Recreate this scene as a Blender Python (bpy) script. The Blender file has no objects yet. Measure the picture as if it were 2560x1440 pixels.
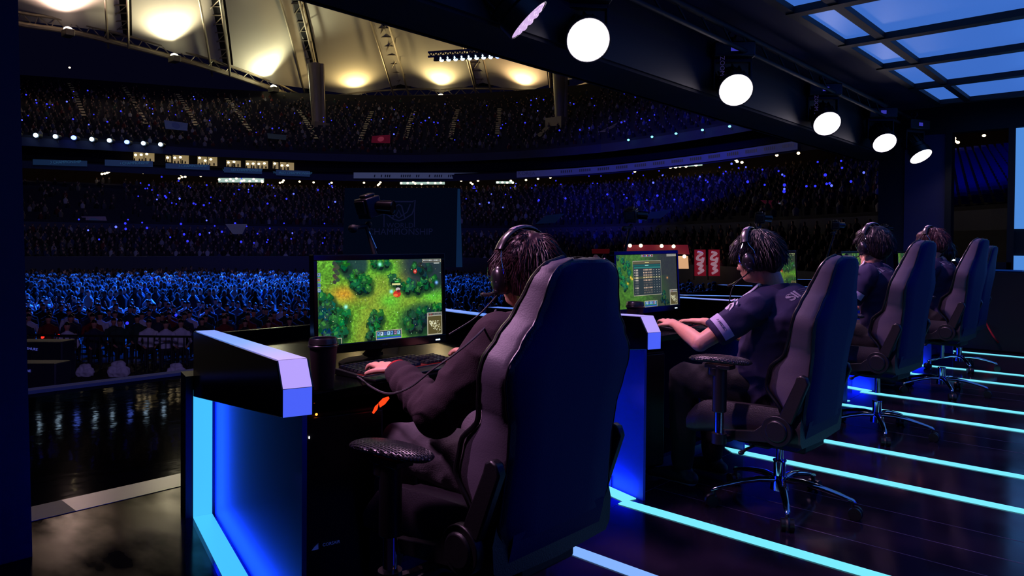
import bpy, math, random
import numpy as np
from mathutils import Vector, Matrix, noise as mnoise
C = bpy.context.scene.collection
PI = math.pi
rnd = random.Random(7)
nr = np.random.RandomState(5)
# ------------------------------------------------------------------ camera (fitted from the floor strips, ceiling beams and posts)
F, YAW, PITCH, ROLL, CY, H = 1822.0, -.7386, -.0153, .0084, 642.0, 1.2
_fw = Vector((math.sin(YAW)*math.cos(PITCH), math.cos(YAW)*math.cos(PITCH), math.sin(PITCH)))
_r0 = Vector((math.cos(YAW), -math.sin(YAW), 0)); _u0 = _r0.cross(_fw)
_rt = _r0*math.cos(ROLL)+_u0*math.sin(ROLL); _up = -_r0*math.sin(ROLL)+_u0*math.cos(ROLL)
EYE = Vector((0, 0, H))
def ray(x, y): return _fw+_rt*((x-1280)/F)-_up*((y-CY)/F)
def atw(x, y, w): return EYE+ray(x, y)*w
def atz(x, y, z): d = ray(x, y); return EYE+d*((z-H)/d.z)
def atx(x, y, X): d = ray(x, y); return EYE+d*(X/d.x)
def aty(x, y, Y): d = ray(x, y); return EYE+d*(Y/d.y)
cd = bpy.data.cameras.new('camera'); co = bpy.data.objects.new('camera', cd); C.objects.link(co)
M = Matrix((_rt, _up, -_fw)).transposed().to_4x4(); M.translation = EYE
co.matrix_world = M; cd.sensor_width = 36; cd.lens = F/2560*36; cd.shift_y = -(720-CY)/2560
cd.clip_end = 500; cd.clip_start = .05
bpy.context.scene.camera = co
# ------------------------------------------------------------------ materials
def s2l(c):
    return tuple(((v/255)/12.92 if v/255 <= .04045 else ((v/255+.055)/1.055)**2.4) for v in c)
def mat(name, rgb, rough=.5, metal=0, emi=None, es=1.0, spec=.5, bump=0, bscale=60, var=0, vscale=8, rvar=0, stretch=(1, 1, 1), coat=0, sub=0, ior=0):
    m = bpy.data.materials.new(name); m.use_nodes = True; nt = m.node_tree; b = nt.nodes['Principled BSDF']
    col = s2l(rgb)+(1,)
    b.inputs['Base Color'].default_value = col; b.inputs['Roughness'].default_value = rough
    b.inputs['Metallic'].default_value = metal; b.inputs['Specular IOR Level'].default_value = spec
    b.inputs['Coat Weight'].default_value = coat
    if ior: b.inputs['IOR'].default_value = ior
    if sub: b.inputs['Subsurface Weight'].default_value = sub; b.inputs['Subsurface Radius'].default_value = (.02, .008, .004)
    if emi: b.inputs['Emission Color'].default_value = s2l(emi)+(1,); b.inputs['Emission Strength'].default_value = es
    tc = nt.nodes.new('ShaderNodeTexCoord'); mp = nt.nodes.new('ShaderNodeMapping'); mp.inputs['Scale'].default_value = stretch
    nt.links.new(tc.outputs['Object'], mp.inputs[0])
    if var or rvar:
        n = nt.nodes.new('ShaderNodeTexNoise'); n.inputs['Scale'].default_value = vscale; n.inputs['Detail'].default_value = 4
        nt.links.new(mp.outputs[0], n.inputs[0])
        if var:
            mx = nt.nodes.new('ShaderNodeMix'); mx.data_type = 'RGBA'
            mx.inputs[6].default_value = tuple(v*(1-var) for v in col[:3])+(1,); mx.inputs[7].default_value = tuple(min(1, v*(1+var)) for v in col[:3])+(1,)
            nt.links.new(n.outputs[0], mx.inputs[0]); nt.links.new(mx.outputs[2], b.inputs['Base Color'])
        if rvar:
            mr = nt.nodes.new('ShaderNodeMapRange'); mr.inputs[3].default_value = max(.02, rough-rvar); mr.inputs[4].default_value = rough+rvar
            nt.links.new(n.outputs[0], mr.inputs[0]); nt.links.new(mr.outputs[0], b.inputs['Roughness'])
    if bump:
        n2 = nt.nodes.new('ShaderNodeTexNoise'); n2.inputs['Scale'].default_value = bscale; n2.inputs['Detail'].default_value = 3
        bp = nt.nodes.new('ShaderNodeBump'); bp.inputs['Strength'].default_value = bump; bp.inputs['Distance'].default_value = .01
        nt.links.new(mp.outputs[0], n2.inputs[0]); nt.links.new(n2.outputs[0], bp.inputs['Height']); nt.links.new(bp.outputs[0], b.inputs['Normal'])
    return m
def glow(name, rgb, s=1.0):
    m = mat(name, (8, 8, 8), .4, emi=rgb, es=s); return m
def attrmat(name, emit=0, base=1, rough=.8, spec=.2):
    m = bpy.data.materials.new(name); m.use_nodes = True; nt = m.node_tree; b = nt.nodes['Principled BSDF']
    a = nt.nodes.new('ShaderNodeAttribute'); a.attribute_name = 'Col'
    b.inputs['Roughness'].default_value = rough; b.inputs['Specular IOR Level'].default_value = spec
    if base: nt.links.new(a.outputs['Color'], b.inputs['Base Color'])
    else: b.inputs['Base Color'].default_value = (.01, .01, .01, 1)
    if emit: nt.links.new(a.outputs['Color'], b.inputs['Emission Color']); b.inputs['Emission Strength'].default_value = emit
    return m
def glossmat(name, rgb, w, rough=.1, bump=.2, bscale=3, wvar=0, vscale=2, stretch=(1, 1, 1)):
    """dull black surface under a thin glossy coat of fixed strength"""
    m = bpy.data.materials.new(name); m.use_nodes = True; nt = m.node_tree; nt.nodes.remove(nt.nodes['Principled BSDF']); out = [n for n in nt.nodes if n.type == 'OUTPUT_MATERIAL'][0]
    d = nt.nodes.new('ShaderNodeBsdfDiffuse'); d.inputs[0].default_value = s2l(rgb)+(1,); g = nt.nodes.new('ShaderNodeBsdfGlossy'); g.inputs['Color'].default_value = (w, w, w, 1); g.inputs['Roughness'].default_value = rough
    ad = nt.nodes.new('ShaderNodeAddShader'); nt.links.new(d.outputs[0], ad.inputs[0]); nt.links.new(g.outputs[0], ad.inputs[1]); nt.links.new(ad.outputs[0], out.inputs[0])
    tc = nt.nodes.new('ShaderNodeTexCoord'); mp = nt.nodes.new('ShaderNodeMapping'); mp.inputs['Scale'].default_value = stretch; nt.links.new(tc.outputs['Object'], mp.inputs[0])
    n = nt.nodes.new('ShaderNodeTexNoise'); n.inputs['Scale'].default_value = bscale; n.inputs['Detail'].default_value = 3; bp = nt.nodes.new('ShaderNodeBump'); bp.inputs['Strength'].default_value = bump; bp.inputs['Distance'].default_value = .01
    nt.links.new(mp.outputs[0], n.inputs[0]); nt.links.new(n.outputs[0], bp.inputs['Height']); nt.links.new(bp.outputs[0], g.inputs['Normal'])
    if wvar:
        n2 = nt.nodes.new('ShaderNodeTexNoise'); n2.inputs['Scale'].default_value = vscale; n2.inputs['Detail'].default_value = 5; cr = nt.nodes.new('ShaderNodeValToRGB'); nt.links.new(mp.outputs[0], n2.inputs[0]); nt.links.new(n2.outputs[0], cr.inputs[0])
        cr.color_ramp.elements[0].position = .42; cr.color_ramp.elements[1].position = .62; cr.color_ramp.elements[0].color = (w*.15,)*3+(1,); cr.color_ramp.elements[1].color = (w*(1+wvar),)*3+(1,); nt.links.new(cr.outputs[0], g.inputs['Color'])
    return m
# ------------------------------------------------------------------ objects
def tag(o, label=None, cat=None, group=None, kind=None):
    if label: o['label'] = label
    if cat: o['category'] = cat
    if group: o['group'] = group
    if kind: o['kind'] = kind
    return o
def empty(name, loc=(0, 0, 0), rz=0, label=None, cat=None, group=None):
    o = bpy.data.objects.new(name, None); C.objects.link(o); o.location = loc; o.rotation_euler = (0, 0, rz)
    o.empty_display_size = .1
    return tag(o, label, cat, group)
def copy_tree(o, parent=None):
    c = o.copy(); C.objects.link(c); c.parent = parent
    for ch in list(o.children): copy_tree(ch, c)
    return c
def V(*a): return Vector(a)
class MB:
    def __init__(s): s.v = []; s.f = []; s.m = []
    def add(s, vs, fs, mi=0):
        k = len(s.v); s.v += [tuple(p) for p in vs]; s.f += [tuple(i+k for i in f) for f in fs]; s.m += [mi]*len(fs); return s
    def box(s, lo, hi, mi=0, mtx=None):
        x0, y0, z0 = lo; x1, y1, z1 = hi
        vs = [Vector(p) for p in ((x0,y0,z0),(x1,y0,z0),(x1,y1,z0),(x0,y1,z0),(x0,y0,z1),(x1,y0,z1),(x1,y1,z1),(x0,y1,z1))]
        if mtx: vs = [mtx@p for p in vs]
        return s.add(vs, [(0,3,2,1),(4,5,6,7),(0,1,5,4),(1,2,6,5),(2,3,7,6),(3,0,4,7)], mi)
    def quad(s, a, b, c, d, mi=0): return s.add([a, b, c, d], [(0, 1, 2, 3)], mi)
    def prism(s, poly, ext, mi=0):
        """poly: list of 3D points, ext: extrusion vector"""
        n = len(poly); ext = Vector(ext); vs = [Vector(p) for p in poly]+[Vector(p)+ext for p in poly]
        fs = [tuple(range(n))[::-1], tuple(range(n, 2*n))]+[(i, (i+1) % n, n+(i+1) % n, n+i) for i in range(n)]
        return s.add(vs, fs, mi)
    def loops(s, loops, mi=0, cap=True):
        n = len(loops[0]); vs = [p for l in loops for p in l]; fs = []
        for j in range(len(loops)-1):
            for i in range(n):
                a = j*n+i; b = j*n+(i+1) % n; fs.append((a, b, b+n, a+n))
        if cap: fs.append(tuple(range(n))[::-1]); fs.append(tuple((len(loops)-1)*n+i for i in range(n)))
        return s.add(vs, fs, mi)
    def tube(s, pts, r, seg=8, mi=0, up=None, cap=True, flat=1.0):
        pts = [Vector(p) for p in pts]; n = len(pts)
        rs = r if isinstance(r, (list, tuple)) else [r]*n
        u = None; L = []
        for i, p in enumerate(pts):
            t = (pts[min(i+1, n-1)]-pts[max(i-1, 0)]).normalized()
            if u is None:
                u = Vector(up) if up else (V(0, 0, 1) if abs(t.z) < .9 else V(1, 0, 0))
            u = (u-t*u.dot(t)).normalized(); w = t.cross(u)
            rr = rs[i]; ra, rb = rr if isinstance(rr, (list, tuple)) else (rr, rr*flat)
            L.append([p+u*(math.cos(2*PI*k/seg)*rb)+w*(math.sin(2*PI*k/seg)*ra) for k in range(seg)])
        return s.loops(L, mi, cap)
    def limb(s, pts, rs, seg=14, up=None):
        """closed tapered limb with rounded ends"""
        pts = [Vector(p) for p in pts]; rs = [x if isinstance(x, (list, tuple)) else (x, x) for x in rs]
        P = []; R = []
        d0 = (pts[0]-pts[1]).normalized(); d1 = (pts[-1]-pts[-2]).normalized()
        for a in (80, 50, 25):
            q = math.radians(a); m = min(rs[0]); P.append(pts[0]+d0*m*math.sin(q)); R.append((rs[0][0]*math.cos(q), rs[0][1]*math.cos(q)))
        # subdivide centre line
        for i in range(len(pts)-1):
            for k in range(4):
                t = k/4; P.append(catmull(pts, i, t)); tt = t*t*(3-2*t)
                R.append(tuple(rs[i][j]*(1-tt)+rs[i+1][j]*tt for j in (0, 1)))
        P.append(pts[-1]); R.append(rs[-1])
        for a in (25, 50, 80):
            q = math.radians(a); m = min(rs[-1]); P.append(pts[-1]+d1*m*math.sin(q)); R.append((rs[-1][0]*math.cos(q), rs[-1][1]*math.cos(q)))
        return s.tube(P, R, seg, up=up)
    def ell(s, c, r, rot=None, seg=16, rings=10, mi=0):
        c = Vector(c); vs = []; fs = []
        for j in range(1, rings):
            th = PI*j/rings
            for i in range(seg):
                ph = 2*PI*i/seg; p = Vector((r[0]*math.sin(th)*math.cos(ph), r[1]*math.sin(th)*math.sin(ph), r[2]*math.cos(th)))
                vs.append(c+(rot@p if rot else p))
        t = Vector((0, 0, r[2])); vs.append(c+(rot@t if rot else t)); vs.append(c-(rot@t if rot else t)); a, b = len(vs)-2, len(vs)-1
        for j in range(rings-2):
            for i in range(seg):
                k = j*seg+i; l = j*seg+(i+1) % seg; fs.append((k, k+seg, l+seg, l))
        for i in range(seg):
            fs.append((a, i, (i+1) % seg)); k = (rings-2)*seg; fs.append((b, k+(i+1) % seg, k+i))
        return s.add(vs, fs, mi)
    def cyl(s, a, b, r, seg=20, mi=0, r2=None):
        return s.tube([a, b], [r, r if r2 is None else r2], seg, mi)
    def disc(s, c, n, r, seg=32, mi=0):
        n = Vector(n).normalized(); u = n.orthogonal().normalized(); w = n.cross(u); c = Vector(c)
        return s.add([c+u*r*math.cos(2*PI*k/seg)+w*r*math.sin(2*PI*k/seg) for k in range(seg)], [tuple(range(seg))], mi)
    def torus(s, c, n, R, r, seg=28, sub=8, mi=0, a0=0, a1=2*PI):
        n = Vector(n).normalized(); u = n.orthogonal().normalized(); w = n.cross(u); c = Vector(c); full = abs(a1-a0-2*PI) < 1e-6
        N = seg if full else seg+1; L = []
        for k in range(N):
            a = a0+(a1-a0)*k/seg; d = u*math.cos(a)+w*math.sin(a)
            L.append([c+d*(R+r*math.cos(2*PI*j/sub))+n*(r*math.sin(2*PI*j/sub)) for j in range(sub)])
        if full: L.append(L[0])
        return s.loops(L, mi, not full)
    def build(s, name, mats, parent=None, smooth=35, bevel=0, label=None, bseg=2):
        me = bpy.data.meshes.new(name); me.from_pydata(s.v, [], s.f)
        if not isinstance(mats, (list, tuple)): mats = [mats]
        for m in mats: me.materials.append(m)
        if len(mats) > 1: me.polygons.foreach_set('material_index', s.m)
        me.update()
        if smooth:
            me.polygons.foreach_set('use_smooth', [True]*len(me.polygons)); me.set_sharp_from_angle(angle=math.radians(smooth))
        o = bpy.data.objects.new(name, me); C.objects.link(o)
        if bevel:
            b = o.modifiers.new('bevel', 'BEVEL'); b.width = bevel; b.segments = bseg; b.limit_method = 'ANGLE'; b.angle_limit = math.radians(40)
        if parent: o.parent = parent
        if label: o['label'] = label
        return o
    def fuse(s, name, mats, parent=None, voxel=.008, smooth_it=6, wr=0, wscale=12, wst=(1, 1, 1), classify=None, fac=.5):
        """one continuous surface out of the overlapping volumes"""
        me = bpy.data.meshes.new('tmp'); me.from_pydata(s.v, [], s.f); me.update()
        t = bpy.data.objects.new('tmp', me); C.objects.link(t)
        r = t.modifiers.new('r', 'REMESH'); r.mode = 'VOXEL'; r.voxel_size = voxel; r.use_smooth_shade = True
        q = t.modifiers.new('s', 'SMOOTH'); q.factor = fac; q.iterations = smooth_it
        dg = bpy.context.evaluated_depsgraph_get(); ne = bpy.data.meshes.new_from_object(t.evaluated_get(dg))
        bpy.data.objects.remove(t); bpy.data.meshes.remove(me)
        if wr:
            n = len(ne.vertices); co_ = np.empty(n*3, 'f'); ne.vertices.foreach_get('co', co_); no = np.empty(n*3, 'f')
            ne.vertices.foreach_get('normal', no); co_ = co_.reshape(-1, 3); no = no.reshape(-1, 3)
            d = np.array([mnoise.noise(Vector((p[0]*wscale*wst[0], p[1]*wscale*wst[1], p[2]*wscale*wst[2]))) for p in co_])
            d = 1-np.abs(d)*2.2
            co_ += no*(d*wr)[:, None]; ne.vertices.foreach_set('co', co_.ravel())
        if not isinstance(mats, (list, tuple)): mats = [mats]
        ne.materials.clear()
        for m in mats: ne.materials.append(m)
        if classify:
            ne.polygons.foreach_set('material_index', [classify(p.center) for p in ne.polygons])
        else: ne.polygons.foreach_set('material_index', [0]*len(ne.polygons))
        ne.polygons.foreach_set('use_smooth', [True]*len(ne.polygons)); ne.update()
        o = bpy.data.objects.new(name, ne); C.objects.link(o)
        if parent: o.parent = parent
        return o
def catmull(P, i, t):
    a = P[max(i-1, 0)]; b = P[i]; c = P[i+1]; d = P[min(i+2, len(P)-1)]
    return .5*((2*b)+(c-a)*t+(2*a-5*b+4*c-d)*t*t+(3*b-a-3*c+d)*t**3)
def spline(P, n=6):
    P = [Vector(p) for p in P]; out = []
    for i in range(len(P)-1):
        for k in range(n): out.append(catmull(P, i, k/n))
    return out+[P[-1]]
def text(s, size, mtx, name, m, parent=None, ext=.0005, bold=0):
    cu = bpy.data.curves.new(name, 'FONT'); cu.body = s; cu.size = size; cu.extrude = ext; cu.align_x = 'CENTER'; cu.align_y = 'CENTER'; cu.offset = bold; cu.resolution_u = 3
    t = bpy.data.objects.new(name, cu); C.objects.link(t)
    dg = bpy.context.evaluated_depsgraph_get(); me = bpy.data.meshes.new_from_object(t.evaluated_get(dg)); bpy.data.objects.remove(t)
    me.materials.clear(); me.materials.append(m); me.transform(mtx)
    o = bpy.data.objects.new(name, me); C.objects.link(o)
    if parent: o.parent = parent
    return o
def frame(o, x, z):
    """matrix with local X along x, local Z along z"""
    z = Vector(z).normalized(); x = Vector(x); x = (x-z*x.dot(z)).normalized(); y = z.cross(x)
    m = Matrix((x, y, z)).transposed().to_4x4(); m.translation = Vector(o); return m
def colmesh(name, v, f, cols, m, parent=None):
    """numpy mesh with per-corner colour attribute; f (n,k) ints, cols (n,3) linear"""
    me = bpy.data.meshes.new(name); n, k = f.shape
    me.vertices.add(len(v)); me.vertices.foreach_set('co', np.asarray(v, 'f').ravel())
    me.loops.add(n*k); me.loops.foreach_set('vertex_index', f.ravel().astype('i'))
    me.polygons.add(n); me.polygons.foreach_set('loop_start', np.arange(0, n*k, k, dtype='i')); me.polygons.foreach_set('loop_total', np.full(n, k, 'i'))
    me.update(calc_edges=True)
    a = me.color_attributes.new('Col', 'FLOAT_COLOR', 'CORNER')
    c = np.ones((n, k, 4), 'f'); c[:, :, :3] = cols[:, None, :]; a.data.foreach_set('color', c.ravel())
    me.materials.append(m); me.validate()
    o = bpy.data.objects.new(name, me); C.objects.link(o)
    if parent: o.parent = parent
    return o
MAT = dict(
 floor=mat('floor_gloss', (30, 22, 38), .13, spec=.32, rvar=.08, vscale=4, bump=.10, bscale=3.2, var=.5),
 apron=glossmat('apron_gloss', (2, 2, 5), .085, .05, .12, 5),
 table=mat('table_black', (6, 6, 8), .16, ior=1.16), floor2=glossmat('floor_edge_gloss', (9, 8, 10), .030, .12, .5, 1.6, 2.2, 2.6, (.5, 1, 1)),
 black=mat('black_gloss', (5, 5, 8), .12, spec=.5, bump=.02, bscale=15), blackm=mat('black_matt', (9, 9, 13), .6, var=.2),
 dark=mat('dark_panel', (16, 16, 34), .7, var=.2), navy=mat('navy_panel', (30, 30, 66), .6, var=.15), navyp=mat('blue_side_panel', (60, 80, 210), .4, var=.05),
 band=mat('satin_band', (150, 155, 215), .3, var=.15, vscale=3), band2=mat('satin_band_dull', (80, 84, 150), .5, var=.1),
 chrome=mat('chrome', (200, 200, 215), .08, 1), leather=mat('leather', (40, 34, 42), .42, bump=.15, bscale=220, spec=.5), leather_lit=mat('side_leather_lit', (80, 71, 86), .5, bump=.07, bscale=220),
 backp=mat('back_leather', (10, 7, 80), .6, bump=.12, bscale=240, spec=.2), piping=mat('piping', (12, 11, 15), .35), plastic=mat('plastic', (20, 19, 23), .38, bump=.06, bscale=150),
 skin=mat('skin', (226, 166, 140), .45, sub=.15, var=.06, vscale=20, bump=.05, bscale=120), hair=mat('hair', (22, 13, 20), .42, spec=.35), hair2=mat('hair_brown', (52, 24, 30), .45, spec=.3),
 hoodie=mat('hoodie', (58, 46, 52), .9, bump=.2, bscale=300, spec=.1), polo=mat('polo', (58, 53, 82), .85, bump=.15, bscale=350, spec=.15),
 trousers=mat('trousers', (74, 66, 74), .85, bump=.2, bscale=200), jeans=mat('jeans', (17, 16, 24), .9, bump=.2, bscale=200), red=mat('red_cloth', (200, 20, 28), .7), white=mat('white_print', (214, 206, 214), .6), shoe=mat('shoe', (30, 28, 34), .5), sole=mat('sole', (190, 185, 195), .5),
 steel=mat('steel', (120, 118, 112), .45, .6, var=.2), steeld=mat('steel_dark', (34, 33, 34), .6, .3), keycap=mat('keycap', (26, 24, 28), .4),
 led_cy=glow('led_cyan', (118, 232, 255), 1.05), led_mid=glow('led_pale_blue', (128, 178, 255), 1.0), led_sky=glow('led_sky', (66, 186, 255), 1.1), led_top=glow('led_top_blue', (100, 150, 255), .95), led_lil=glow('led_lilac', (182, 160, 252), 1.0), led_blue=glow('led_blue', (76, 100, 255), .95),
 tile=glow('ceiling_tile', (62, 112, 205), .9), scr=glow('wall_screen', (78, 140, 222), .95), bulb=glow('bulb', (255, 226, 170), 5), lens=glow('lens_white', (255, 240, 255), 9), lensdim=glow('lens_pink', (226, 190, 245), .9), spotc=glow('spot_cyan', (190, 225, 255), 7), spotb=glow('spot_blue', (90, 120, 255), 8),
 orange=glow('led_orange', (255, 60, 20), 1.6), red_led=glow('led_red', (255, 40, 30), 2), stick=glow('stick_blue', (46, 50, 235), 1.3), stick2=glow('stick_bright', (90, 104, 255), 1.6), cyanled=glow('led_cyan_dot', (120, 230, 240), 2.5), white_led=glow('led_white', (220, 230, 255), 3), stickr=glow('stick_red', (240, 40, 30), 1.2), suite=glow('suite_warm', (150, 130, 86), .8), yellow=glow('yellow_tile', (230, 205, 110), .9),
)
# ================================================================== the booth
def struct(name, mb, m, **k): return tag(mb.build(name, m, **k), kind='structure')
b = MB(); b.box((-3.62, -1.2, -.06), (3.2, 10.75, 0)); struct('floor', b, MAT['floor'], smooth=0)
b = MB(); b.prism([(-3.60, -1.2, 0), (-1.4, -1.2, 0), (-1.4, .97, 0), (-1.9, 1.045, 0), (-3.1, 1.38, 0), (-3.16, 1.40, 0), (-3.16, 10.7, 0), (-3.60, 10.7, 0)], (0, 0, .0012)); struct('floor_edge', b, MAT['floor2'], smooth=0)
b = MB()
for X in (-1.9, .9): b.box((X-.0008, 0, .0002), (X+.0015, 10.6, .0008))
for Y in (3.15, 3.37, 3.62, 5.2, 5.45, 7.0, 7.3, 1.9): b.box((-1.9, Y-.0014, .0002), (2.5, Y+.0014, .0008))
struct('floor_seams', b, mat('seam', (110, 98, 130), .3), smooth=0)
# stage apron beyond the satin band: slopes gently down towards the crowd
SL = .033
def apz(X): return -(-3.78-X)*SL if X < -3.78 else 0.0
b = MB(); b.prism([(-3.78, -3, 0), (-7.3, -3, apz(-7.3)), (-7.3, -3, -.5), (-3.78, -3, -.5)], (0, 19, 0)); struct('stage_apron', b, MAT['apron'], smooth=0)
b = MB(); b.box((-3.80, -3, -.02), (-3.60, 1.085, .004), 1); b.box((-3.80, 1.085, -.02), (-3.60, 10.7, .004), 0); struct('trim_1', b, [MAT['band'], MAT['band2']], smooth=0)
b = MB(); b.box((-7.42, -3, -.5), (-7.28, 16, apz(-7.3)+.03)); struct('trim_2', b, mat('edge_rail', (40, 44, 110), .7, ior=1.1, emi=(26, 30, 80), es=.4), smooth=0)
b = MB(); b.box((-7.5, -6, -2.3), (-7.42, 18, -.1)); struct('stage_front', b, MAT['blackm'], smooth=0)
# floor light strips
ends = [(-1.92, 2.28), (-1.9, 2.87), (-1.9, 4.05), (-1.9, 4.66), (-1.92, 5.84), (-1.93, 6.48), (-2.0, 7.77), (-2.0, 8.42), (-2.0, 9.85)]
for i, (X, Y) in enumerate(ends):
    b = MB(); h = .034; bend = i % 2 == 1
    b.prism([(X, Y-h, .0005), (3.1, Y-h-.03, .0005), (3.1, Y+h-.03, .0005), (X+(.0 if bend else -.08), Y+h, .0005)], (0, 0, .004))
    b.build('floor_light_strip', MAT['led_cy'] if i else MAT['led_mid'], smooth=0)
    o = C.objects[-1]
    who = ['beside the nearest chair, its start hidden behind that chair', 'running from the foot of the second desk', 'behind the second chair from the camera', 'running from the foot of the third desk', 'behind the third chair, starting with a slanted end', 'running from the foot of the fourth desk behind the chair bases', 'with a slanted end beside the fourth chair base', 'second from the far wall', 'closest to the far wall'][i]
    tag(o, 'cyan glowing strip set in the floor '+who, 'floor light', 'cyan light strips across the floor')
# ------------------------------------------------------------------ desks
def area(name, loc, aim, e, col, sx, sy):
    l = bpy.data.lights.new(name, 'AREA'); l.shape = 'RECTANGLE'; l.size = sx; l.size_y = sy; l.energy = e; l.color = s2l(col)
    o = bpy.data.objects.new(name, l); C.objects.link(o); o.location = loc; o.rotation_euler = (Vector(aim)-Vector(loc)).to_track_quat('-Z', 'Y').to_euler(); return o
DX, DY = -.963, .269            # direction of the side dividers, front to back
NX, NY = .269, .963
def station(k, full=True):
    Y0 = 1.02+1.82*k
    ordn = ['nearest', 'second', 'third', 'fourth', 'fifth'][k]
    root = empty('gaming_desk', (-1.76, Y0, 0), 0, f'glossy black gaming desk with glowing edge strips, {ordn} along the row', 'desk', 'player desks in a row')
    def side(off, nm, ribbon_out, slope, zf, zb):
        # off: distance along Y of this divider's outer line; ribbon_out -1: ribbon on the -Y side, +1: on the +Y side
        def T(t, n, z): return V(DX*t+NX*n, off+DY*t+NY*n, z)
        th = .09; s = ribbon_out; n0, n1 = 0, th
        m = MB(); prof = [(0, .735), (0, .81), (.05, .88), (1.45, slope), (1.45, .53)]
        m.prism([T(t, n0, z) for t, z in prof], V(NX*th, NY*th, 0)); bx = m.build(nm, MAT['black'], root, smooth=0, bevel=.003)
        e = .0025
        for nme, pts, mm in (('top_light', [(.05, .88), (1.44, slope+.0004)], 'led_top'), ('chamfer_light', [(0, .81), (.05, .88)], 'led_lil'), ('end_light', [(0, .735), (0, .81)], 'led_blue')):
            m = MB(); (ta, za), (tb, zb_) = pts; nn = V(DX*(tb-ta), DY*(tb-ta), zb_-za).normalized(); per = nn.cross(V(NX, NY, 0)); 
            if per.z < 0 or (abs(per.z) < 1e-6 and per.x < 0): per = -per
            m.quad(T(ta, .006, za)+per*e, T(ta, th-.006, za)+per*e, T(tb, th-.006, zb_)+per*e, T(tb, .006, zb_)+per*e)
            m.build(nme, MAT[mm] if not (nme == 'top_light') else MAT['led_grad'], bx, smooth=0)
        # lower side panel (inner plane) + niche back wall
        npn = th+.0 if s < 0 else .0
        m = MB(); zt = lambda t: .735-(.205)*(t/1.45)
        m.prism([T(.11, npn-.0, 0), T(1.5, npn, 0), T(1.5, npn, zt(1.45)+.05), T(.11, npn, zt(.11)+.02)], V(NX*.014*(-s), NY*.014*(-s), 0)); m.build('side_panel', MAT['navyp'], root, smooth=0)
        m = MB(); a, c = (n0-.03, th) if s < 0 else (0, th+.03)
        m.prism([T(1.452, a, 0), T(1.60, a, 0), T(1.60, c, 0), T(1.452, c, 0)], V(0, 0, .62)); m.build('corner_post', MAT['blackm'], root, smooth=0)
        # ribbon: up the back and along the floor
        ra, rb = (.0, .078) if s < 0 else (.012, .09)
        m = MB(); m.quad(T(1.448, ra, .004), T(1.448, rb, .004), T(1.448, rb, .56), T(1.448, ra, .56)); m.build('upright_light', MAT['led_sky'], root, smooth=0)
        m = MB(); m.prism([T(1.446, ra, .0), T(1.446, rb, .0), T(.145, rb, .0), T(.145, ra, .0)], V(0, 0, .0045)); m.build('foot_light', MAT['led_sky'] if k == 0 else MAT['led_cy'], root, smooth=0)
        if True:
            for (p, q, L_) in ((T(1.36, ra+.02*(1 if s < 0 else 1), .30), 0, .5),):
                pass
            dirn = V(NX, NY, 0)*(1 if s < 0 else -1)
            for t_, z_, sx_, sy_ in ((1.40, .30, .05, .50), (.80, .035, 1.2, .05)):
                a_ = area('niche_glow', T(t_, .03 if s < 0 else .06, z_), T(t_, .03 if s < 0 else .06, z_)+dirn, 3.2 if k < 2 else 2.0, (8, 44, 255), sx_, sy_); xx = V(DX, DY, 0)
                a_.matrix_world = frame(T(t_, .04 if s < 0 else .05, z_)+V(-1.76, Y0, 0), xx, -dirn)
        return T
    TL = side(0, 'left_divider', -1, .815, 0, 0)
    TR = side(1.24, 'right_divider', 1, .85, 0, 0)
    m = MB(); m.prism([V(-.15, .09, .72), V(-.15, 1.28, .72), V(-1.36, 1.62, .72), V(-1.36, .45, .72)], V(0, 0, .03)); m.build('tabletop', MAT['table'], root, smooth=0, bevel=.003)
    m = MB(); m.prism([V(-1.39, .42, 0), V(-1.39, 1.66, 0), V(-1.42, 1.66, 0), V(-1.42, .42, 0)], V(0, 0, .80)); m.build('front_panel', MAT['table'], root, smooth=0)
    m = MB(); m.prism([V(-.30, .17, 0), V(-.26, 1.24, 0), V(-.30, 1.24, 0), V(-.34, .18, 0)], V(0, 0, .055)); m.build('base_rail', mat('rail_blue', (22, 34, 92), .5), root, smooth=0)
    return root
# top light: blue at the far end, lilac towards the player (a two-tone LED run)
m = MAT['led_grad'] = glow('led_gradient', (100, 150, 255), .95); nt = m.node_tree; bs = nt.nodes['Principled BSDF']
tc = nt.nodes.new('ShaderNodeTexCoord'); sx = nt.nodes.new('ShaderNodeSeparateXYZ'); mr = nt.nodes.new('ShaderNodeMapRange'); cr = nt.nodes.new('ShaderNodeValToRGB')
nt.links.new(tc.outputs['Object'], sx.inputs[0]); mr.inputs[1].default_value = -1.4; mr.inputs[2].default_value = -.05; nt.links.new(sx.outputs[0], mr.inputs[0]); nt.links.new(mr.outputs[0], cr.inputs[0])
cr.color_ramp.elements[0].color = s2l((90, 134, 255))+(1,); cr.color_ramp.elements[1].color = s2l((186, 160, 250))+(1,); e = cr.color_ramp.elements.new(.55); e.color = s2l((104, 158, 255))+(1,)
nt.links.new(cr.outputs[0], bs.inputs['Emission Color'])
desks = [station(k) for k in range(5)]
b = MB()
for k in range(0, 5):
    y = 1.02+1.82*k; b.box((-3.19, y+1.60, 0), (-3.16, y+2.30, .60))
o = b.build('link_panels', MAT['blackm'], smooth=0); tag(o, kind='structure')
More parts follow.
